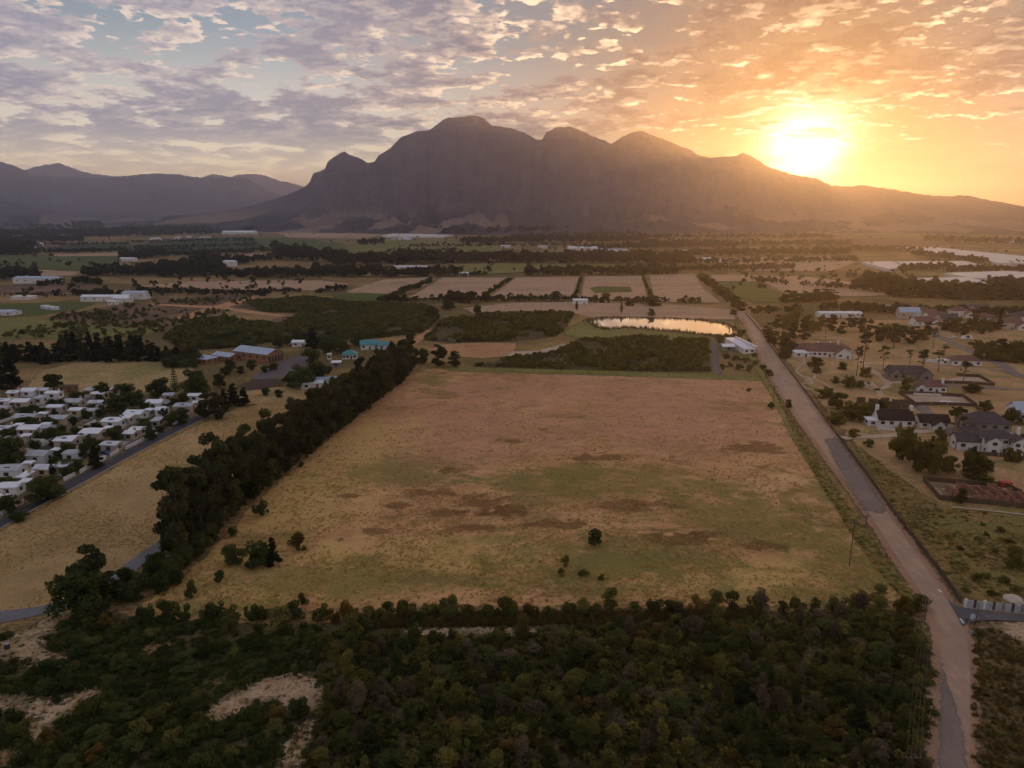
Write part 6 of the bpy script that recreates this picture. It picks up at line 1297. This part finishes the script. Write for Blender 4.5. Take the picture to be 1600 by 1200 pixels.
wing(e, 0, 0, 15, 9, 5.8, 'hip', 0.75, M_STONE, M_SLATE, storeys=2, fw=4, sw=2); wing(e, -6, -5, 6, 4, 3.2, 'gable', 0.6, M_STONE, M_SLATE, axis='y', fw=1); MB().box(-4, 7, -7.2, -4.7, 2.7, 2.95).build('balcony', M_WHITE, e)
e = building('white_cottage', 'small white house with plum roof inside white yard walls', 1453, 612, R(-8)); wing(e, 0, 0, 11, 7, 3.2, 'hip', 0.7, M_WHITE, M_PURP, fw=4); wing(e, -6, -3, 4, 5, 3.2, 'gable', 0.7, M_WHITE, M_PURP, axis='y', fw=1); MB().box(-10, -9.8, -8, 4, 0, 1.4).build('yard_wall', M_WHITE, e); MB().box(-9.8, 7, -8, -7.8, 0, 1.0).build('yard_wall', M_WHITE, e)
MB().box(5.6, 6.5, 2, 3, 3, 6).build('chimney', M_WHITE, e)
e = building('slate_house', 'stone house with slate roof and two gabled ends', 1412, 592, R(-6)); wing(e, 0, 0, 15, 8, 3.6, 'gable', 0.8, M_STONE, M_SLATE, fw=4); wing(e, -6, -1, 5, 9, 4.0, 'gable', 1.0, M_STONE, M_SLATE, axis='y', fw=1); wing(e, 8, -2, 6, 8, 3.6, 'gable', 0.9, M_STONE, M_SLATE, axis='y', fw=1)
e = building('plum_bungalow', 'low white bungalow with plum roof near the long estate road', 1505, 570, R(-8)); wing(e, 0, 0, 15, 8, 3.0, 'hip', 0.6, M_WHITE, M_PURP, fw=4); wing(e, -10, 0, 6, 3, 2.6, 'mono', 0.02, M_WHITE, M_ROOFW, fw=1); MB().obox((-13, 1.5), (-18, 6), 0.3, 0, 2).build('yard_wall', M_WHITE, e)
e = building('edge_house', 'white house with blue grey roof cut by the right edge', 1606, 656, R(-8)); wing(e, 0, 0, 13, 9, 4.2, 'gable', 0.7, M_WHITE, M_ROOFB)
# hazy upper estate
UE = [(1418, 497, M_ROOFB), (1438, 492, M_PURP), (1450, 496, M_PURP), (1470, 492, M_PURP), (1496, 495, M_PURP), (1516, 488, M_SLATE), (1530, 492, M_SLATE), (1560, 490, M_SLATE), (1578, 494, M_SLATE), (1595, 500, M_SLATE), (1460, 505, M_PURP), (1478, 508, M_SLATE), (1535, 506, M_PURP), (1574, 514, M_PURP), (1592, 505, M_SLATE), (1440, 508, M_PURP)]
for i, (x, y, rm) in enumerate(sorted(UE, key=lambda t: t[0])):
    e = building('estate_house', 'hazy estate house, %s from the left in the upper estate' % ordinal(i + 1), x, y, random.uniform(-0.3, 0.2), 'hazy houses of the upper estate'); w = random.uniform(11, 16)
    wing(e, 0, 0, w, 9, random.choice([3.4, 5.4]), random.choice(['hip', 'gable']), 0.7, M_WHITE if i % 3 else M_CREAM, rm, fw=3); wing(e, w*0.35, -5, 6, 5, 3.4, 'gable', 0.7, M_WHITE, rm, axis='y', fw=1, sw=1)
# buildings under construction
def ruin(name, label, px, py, rot, w, d, rooms, mat, hmax):
    e = building(name, label, px, py, rot, cat='ruin'); r = random.Random(px)
    def seg(a, b, h): MB().obox(a, b, 0.25, -0.1, h).build('wall', mat, e)
    xs = [-w/2 + w*i/rooms for i in range(rooms+1)]
    for i in range(rooms):
        for yv in (-d/2, 0, d/2):
            if r.random() < 0.85: seg((xs[i]+0.15, yv), (xs[i+1]-0.15 - (1.2 if r.random() < 0.5 else 0), yv), hmax*r.uniform(0.55, 1.0))
    for x in xs:
        for a, b in ((-d/2, 0), (0, d/2)):
            if r.random() < 0.8: seg((x, a+0.2), (x, b-0.2), hmax*r.uniform(0.6, 1.0))
    MB().box(-w/2-1, w/2+1, -d/2-1, d/2+1, 0.36, 0.42).build('floor_slab', M_PALE, e); return e
ruin('unfinished_house', 'unroofed red brick house under construction inside the brick enclosure', 1545, 778, R(-6), 20, 9, 7, M_RAWBRICK, 2.9)
ruin('brown_ruin', 'low brown unfinished walls above the black roofed house', 1382, 634, R(-4), 20, 9, 4, M_LOWWALL, 3.0)
for i, (x, y) in enumerate([(1476, 630), (1486, 631), (1496, 632)]):
    g = G(x, y); o = MB().box(-1.4, 1.4, -1.6, 1.6, 0.30, 0.62).build('floor_panel', M_ROOFW); o.location = (g[0], g[1], 0.05); setp(o, 'white slab panel lying in the middle walled plot, %s from the left' % ordinal(i + 1), 'slab', 'white slabs')
g = G(1570, 761); o = empty('skip_container', (g[0], g[1], 0.3)); MB().box(-1.6, 1.6, -0.9, 0.9, 0, 1.3).build('bin_body', M_RED, o); MB().box(-1.7, 1.7, -1.0, 1.0, 1.3, 1.42).build('rim', M_RED, o); setp(o, 'red skip at the back of the brick enclosure', 'skip')
def boundary(name, label, pts, h, t, mat, panel, post=None):
    o = empty(name, (*G(*pts[0]), 0)); base = Vector(G(*pts[0]))
    for a, b in zip(pts[:-1], pts[1:]):
        ga, gb = Vector(G(*a)) - base, Vector(G(*b)) - base; n = max(1, int((gb - ga).length / panel))
        for k in range(n):
            p, q = ga.lerp(gb, k / n), ga.lerp(gb, (k + 1) / n); dd = (q - p).normalized() * 0.15
            MB().obox(p + dd, q - dd, t, -0.1, h + random.uniform(-0.05, 0.05)).build('wall_panel', mat, o)
            if post: MB().obox(p - dd, p + dd, t * 1.7, -0.1, h + 0.12).build('post', post, o)
    setp(o, label, 'wall' if 'wall' in name else 'fence'); return o
boundary('enclosure_wall', 'dark wall around the unfinished brick house', [(1596, 775), (1570, 762), (1494, 757), (1442, 752), (1452, 764), (1468, 782), (1530, 788), (1640, 800)], 1.7, 0.25, M_LOWWALL, 6.0)
boundary('enclosure_wall', 'dark wall around the middle empty plot', [(1430, 634), (1418, 625), (1404, 616), (1460, 618), (1504, 621), (1526, 636), (1480, 634), (1430, 634)], 1.7, 0.25, M_LOWWALL, 6.0)
boundary('enclosure_wall', 'dark wall around the upper empty plot', [(1458, 599), (1520, 601), (1554, 604), (1530, 590), (1494, 588)], 1.7, 0.25, M_LOWWALL, 6.0)
boundary('yard_wall', 'dark yard wall stepping down beside the white villa', [(1500, 684), (1508, 700), (1520, 712), (1560, 714), (1600, 720)], 1.5, 0.25, M_LOWWALL, 6.0)
boundary('yard_wall', 'white yard wall left of the black roofed house', [(1360, 656), (1366, 664), (1372, 672), (1400, 674)], 1.4, 0.22, M_WHITE, 4.0)
boundary('yard_wall', 'dark yard wall at the right edge behind the grey villa', [(1570, 664), (1640, 668)], 1.6, 0.25, M_LOWWALL, 6.0)
boundary('roadside_fence', 'long dark brown fence running beside the main road', [(1164, 490), (1186, 515), (1210, 550), (1252, 605), (1302, 674), (1352, 739), (1393, 798), (1430, 846), (1467, 893), (1502, 944)], 1.25, 0.10, M_DARKFENCE, 3.4, M_LOWWALL)
# wall of pale panels at the junction
o = empty('panel_wall', (*G(1506, 948), 0)); base = Vector(G(1506, 948)); P0, P1 = Vector(G(1506, 949)) - base, Vector(G(1640, 962)) - base; n = 9
for k in range(n):
    p, q = P0.lerp(P1, k / n), P0.lerp(P1, (k + 1) / n); d_ = (q - p).normalized()
    MB().obox(p + d_ * 0.42, q - d_ * 0.08, 0.22, 0.1, 1.75).build('concrete_panel', M_CONC, o); MB().obox(p - d_ * 0.06, p + d_ * 0.40, 0.42, 0.1, 2.0).build('pillar', M_WHITE if k in (0, 2) else M_LOWWALL if k % 2 else M_STONE, o)
MB().obox(P0, P1, 0.5, -0.1, 0.16).build('footing', M_CONC, o)
setp(o, 'pale blue grey panel wall with pillars along the side road', 'wall')

# ------------------------------------------------------------------ poles, wires, signs
POLES = [('timber power pole beside the main road at the field edge', 1352, 827, 25, 1), ('tall power pole standing in the field left of the road', 1327, 884, 74, 1), ('power pole at the junction beside the thicket', 1444, 972, 40, 1), ('power pole hidden in the thicket near the bottom edge', 1420, 1230, 58, 1), ('power pole farther up the road verge', 1207, 641, 38, 1), ('thin power pole near the dam lane', 1150, 572, 26, 0), ('tall thin mast on the dark scrub plot', 688, 518, 34, 0), ('thin mast on the green scrub plot', 899, 567, 30, 0), ('stayed telephone pole beside the side road', 1524, 977, 38, 0), ('slim lamp post beside the pale bend road', 191, 905, 14, 0)]
PT = {}
for lb, x, y, hp, arm in POLES:
    g = G(x, y); h = hp * M(x, y) * 1.05; o = empty('power_pole', (g[0], g[1], 0)); rr = 0.13 if arm else 0.08
    MB().tube([(0, 0, -0.2), (0, 0, h)], [rr, rr * 0.7], 8).build('pole', M_POLE, o)
    if arm:
        MB().box(-1.1, 1.1, -0.07, 0.07, h-0.75, h-0.6).build('crossarm', M_POLE, o)
        for a in (-1.0, -0.35, 0.35, 1.0): MB().tube([(a, 0, h-0.6), (a, 0, h-0.35)], [0.06, 0.04], 6).build('insulator', M_METAL, o)
    setp(o, lb, 'pole'); PT[lb.split()[0] + str(x)] = (g[0], g[1], h)
    if 'stayed' in lb:
        MB().tube([(0, 0, h*0.75), (2.3, 0.4, 0)], 0.03, 5).build('stay', M_WIRE, o)
P_ = list(PT.values()); order = [P_[3], P_[2], P_[0], P_[4], P_[5]]; nm = ['from the bottom edge to the junction pole', 'from the junction pole up the road', 'along the field edge up the road', 'to the pole near the dam lane']
for i, (a, b) in enumerate(zip(order[:-1], order[1:])):
    for k, off in enumerate((-1.0, -0.35, 0.35, 1.0) if i < 3 else (-0.3, 0.3)):
        pts = []
        for s in range(13):
            t = s / 12; sag = 1.1 * 4 * t * (1 - t); pts.append((a[0] + (b[0]-a[0])*t + off, a[1] + (b[1]-a[1])*t, (a[2]-0.35) * (1-t) + (b[2]-0.35) * t - sag))
        o = MB().tube(pts, 0.014, 4).build('power_line', M_WIRE); setp(o, 'thin overhead wire %s, %s from the left' % (nm[i], ordinal(k + 1)), 'wire', 'overhead wires')
a, b = P_[1], P_[3]
for k, (a, b, lb) in enumerate(((P_[1], P_[2], 'overhead wire from the tall field pole to the junction pole'), (P_[1], P_[4], 'overhead wire from the tall field pole to the far verge pole'), (P_[2], (G(1560, 1230)[0], G(1560, 1230)[1], 7.0), 'overhead wire slanting across the road at the lower right'))):
    pts = [(a[0]+(b[0]-a[0])*s/12, a[1]+(b[1]-a[1])*s/12, (a[2]-0.3)*(1-s/12)+(b[2]-0.3)*s/12 - 1.0*4*(s/12)*(1-s/12)) for s in range(13)]
    setp(MB().tube(pts, 0.014, 4).build('power_line', M_WIRE), lb, 'wire')
# junction sign, drain head, kerb stubs, boulder, bin
g = G(1518, 974); o = empty('road_sign', (g[0], g[1], 0)); MB().tube([(0, 0, 0), (0, 0, 2.2)], 0.05, 6).build('post', M_METAL, o)
pts = [(math.cos(a) * 0.55, -0.06, 1.55 + math.sin(a) * 0.65) for a in np.linspace(0, 6.283, 13)[:-1]]
link('sign_plate', mesh_np('sign_plate', pts + [(x, -0.02, z) for x, y, z in pts], [tuple(range(11, -1, -1)), tuple(range(12, 24))] + [(i, (i+1) % 12, (i+1) % 12 + 12, i + 12) for i in range(12)], plain('sign_blue_white', (0.50, 0.60, 0.68), 0.4)), o)
setp(o, 'pale blue road sign seen from behind at the junction', 'sign')
g = G(1510, 976); o = empty('marker_post', (g[0], g[1], 0)); MB().tube([(0, 0, 0), (0, 0, 1.3)], 0.06, 6).build('post', M_DARKFENCE, o); MB().box(-0.22, 0.22, -0.05, 0.05, 0.9, 1.4).build('plate', M_DARKFENCE, o); setp(o, 'dark marker post left of the pale road sign', 'sign')
for i, (x, y, x2, y2, lb) in enumerate([(1466, 924, 1471, 929, 'white painted kerb stub on the fence side of the junction'), (1500, 970, 1505, 977, 'white painted kerb stub at the lower corner of the junction')]):
    a, b = G(x, y), G(x2, y2); c = Vector(b) - Vector(a); o = empty('kerb_stub', (a[0], a[1], 0.3))
    for k in range(3): MB().obox(c * (k / 3), c * ((k + 0.92) / 3), 0.3, 0.0, 0.26).build('kerb_block', M_WHITE, o)
    setp(o, lb, 'kerb')
g = G(1518, 991); bm = bmesh.new(); bmesh.ops.create_icosphere(bm, subdivisions=3, radius=0.8)
for v in bm.verts: v.co *= 1 + 0.25 * mnoise.noise(v.co * 1.4); v.co.z = max(v.co.z * 0.75, -0.2)
me = bpy.data.meshes.new('boulder'); bm.to_mesh(me); bm.free(); me.materials.append(M_STONE); o = link('boulder', me); o.location = (g[0], g[1], 0.1); setp(o, 'grey boulder on the grass below the junction', 'boulder')
g = G(1596, 948); bm = bmesh.new(); bmesh.ops.create_icosphere(bm, subdivisions=3, radius=2.0)
for v in bm.verts: v.co *= 1 + 0.15 * mnoise.noise(v.co * 0.9); v.co.z = max(v.co.z * 0.55, -0.1)
me = bpy.data.meshes.new('sand_heap'); bm.to_mesh(me); bm.free(); me.materials.append(plain('heap_sand', (0.52, 0.45, 0.38), 0.95, 0.05)); o = link('sand_heap', me); o.location = (g[0], g[1] + 2.5, 0.0); setp(o, 'pale sand heap behind the panel wall at the right edge', 'heap')
g = G(12, 1014); o = empty('litter_bin', (g[0], g[1], 0.05)); MB().tube([(0, 0, 0), (0, 0, 1.0)], [0.42, 0.48], 14).build('drum', plain('dark_drum', (0.05, 0.05, 0.055), 0.6), o); MB().tube([(0, 0, 1.0), (0, 0, 1.22)], [0.5, 0.46], 14).build('rim', M_METAL, o); setp(o, 'dark drum bin on the sandy bank at the left edge', 'bin')

# ------------------------------------------------------------------ vehicles
def car(label, px, py, rot, paint, z=0.1, L=4.3, tall=1.45, van=False, group=None, name='parked_car'):
    g = G(px, py); o = empty(name, (g[0], g[1], z), rot); w = 0.86
    prof = [(-L/2, 0.35), (-L/2, 0.85), (-L*0.28, 0.95), (-L*0.18, tall), (L*0.22, tall), (L*0.36, 0.98), (L/2, 0.88), (L/2, 0.35)] if not van else [(-L/2, 0.35), (-L/2, 1.0), (-L*0.40, tall), (L*0.48, tall), (L/2, 0.9), (L/2, 0.35)]
    n = len(prof); V = [(x, -w, zz) for x, zz in prof] + [(x, w, zz) for x, zz in prof]
    for k in range(n):
        if prof[k][1] > 1.2: V[k] = (prof[k][0], -w*0.82, prof[k][1]); V[k+n] = (prof[k][0], w*0.82, prof[k][1])
    link('body', mesh_np('body', V, [tuple(range(n)), tuple(range(2*n-1, n-1, -1))] + [(k, k+n, (k+1) % n + n, (k+1) % n) for k in range(n)], paint), o)
    zz0, zz1 = 0.98, tall - 0.08
    for s in (-1, 1):
        a = w * 0.97; b = w * 0.845
        link('side_window', mesh_np('side_window', [(-L*0.24, s*(a+0.01), zz0), (L*0.30, s*(a+0.01), zz0), (L*0.20, s*(b+0.01), zz1), (-L*0.16, s*(b+0.01), zz1)], [(0, 1, 2, 3)], M_GLASS), o)
    if not van:
        for xa, xb, nm_ in ((-L*0.285, -L*0.19, 'windscreen'), (L*0.365, L*0.23, 'rear_window')):
            sg = -1 if xa < 0 else 1
            link(nm_, mesh_np(nm_, [(xa+sg*0.02, -w*0.86, 0.99), (xa+sg*0.02, w*0.86, 0.99), (xb+sg*0.03, w*0.72, zz1), (xb+sg*0.03, -w*0.72, zz1)], [(0, 1, 2, 3)], M_GLASS), o)
    for sx in (-0.31, 0.31):
        for s in (-1, 1):
            t = MB().tube([(L*sx, s*w*0.86, 0.32), (L*sx, s*w*1.03, 0.32)], 0.32, 14).build('wheel', M_TYRE, o); MB().tube([(L*sx, s*w*1.03, 0.32), (L*sx, s*w*1.05, 0.32)], 0.18, 10).build('rim', M_METAL, t)
    setp(o, label, 'car', group); return o
rt = math.atan2(G(217, 698)[1] - G(42, 794)[1], G(217, 698)[0] - G(42, 794)[0])
car('white car parked on the town road verge below the large tree', 73, 778, rt, M_CARW)
car('white car parked at the far end of the town road', 274, 663, rt, M_CARW)
car('dark blue car in the drive of the front row house', 167, 711, rt + 1.2, M_CARB)
car('dark blue car in the back row between two bungalows', 145, 629, 0.4, M_CARB)
car('white van parked in the gravel lot above the grove', 1510, 531, 0.1, M_CARW, z=0.3, L=6.5, tall=2.6, van=True, name='parked_van')
car('small white car at the left of the gravel lot', 1488, 529, 0.4, M_CARW, z=0.3)
car('white car parked left of the slate roofed house', 1386, 586, 0.2, M_CARW, z=0.36)
car('white car beside the grey villa', 1570, 672, -0.5, M_CARW, z=0.3)
g = G(120, 676); o = empty('boat', (g[0], g[1], 0.2), rt + 0.1); pr = [(-3.2, 0.5), (-2.6, 0.95), (0, 1.05), (2.4, 1.05), (2.6, 0.35)]
V = []
for x, hw in ((-3.3, 0.05), (-2.2, 0.8), (0, 1.1), (2.4, 1.05)):
    V += [(x, -hw, 1.15), (x, hw, 1.15), (x, hw*0.5, 0.35), (x, -hw*0.5, 0.35)]
F = [(3, 2, 1, 0)] + [(4*i+k, 4*i+(k+1) % 4, 4*i+4+(k+1) % 4, 4*i+4+k) for i in range(3) for k in range(4)] + [(12, 13, 14, 15)]
link('hull', mesh_np('hull', V, F, M_CARW), o); MB().box(-0.6, 1.2, -0.6, 0.6, 1.15, 1.7).build('cabin', M_CARW, o); MB().box(-0.66, -0.6, -0.5, 0.5, 1.3, 1.65).build('windscreen', M_GLASS, o); MB().box(-2.5, 2.6, -0.7, 0.7, 0.1, 0.3).build('trailer', M_METAL, o)
setp(o, 'white motor boat on a trailer in the inner street', 'boat')
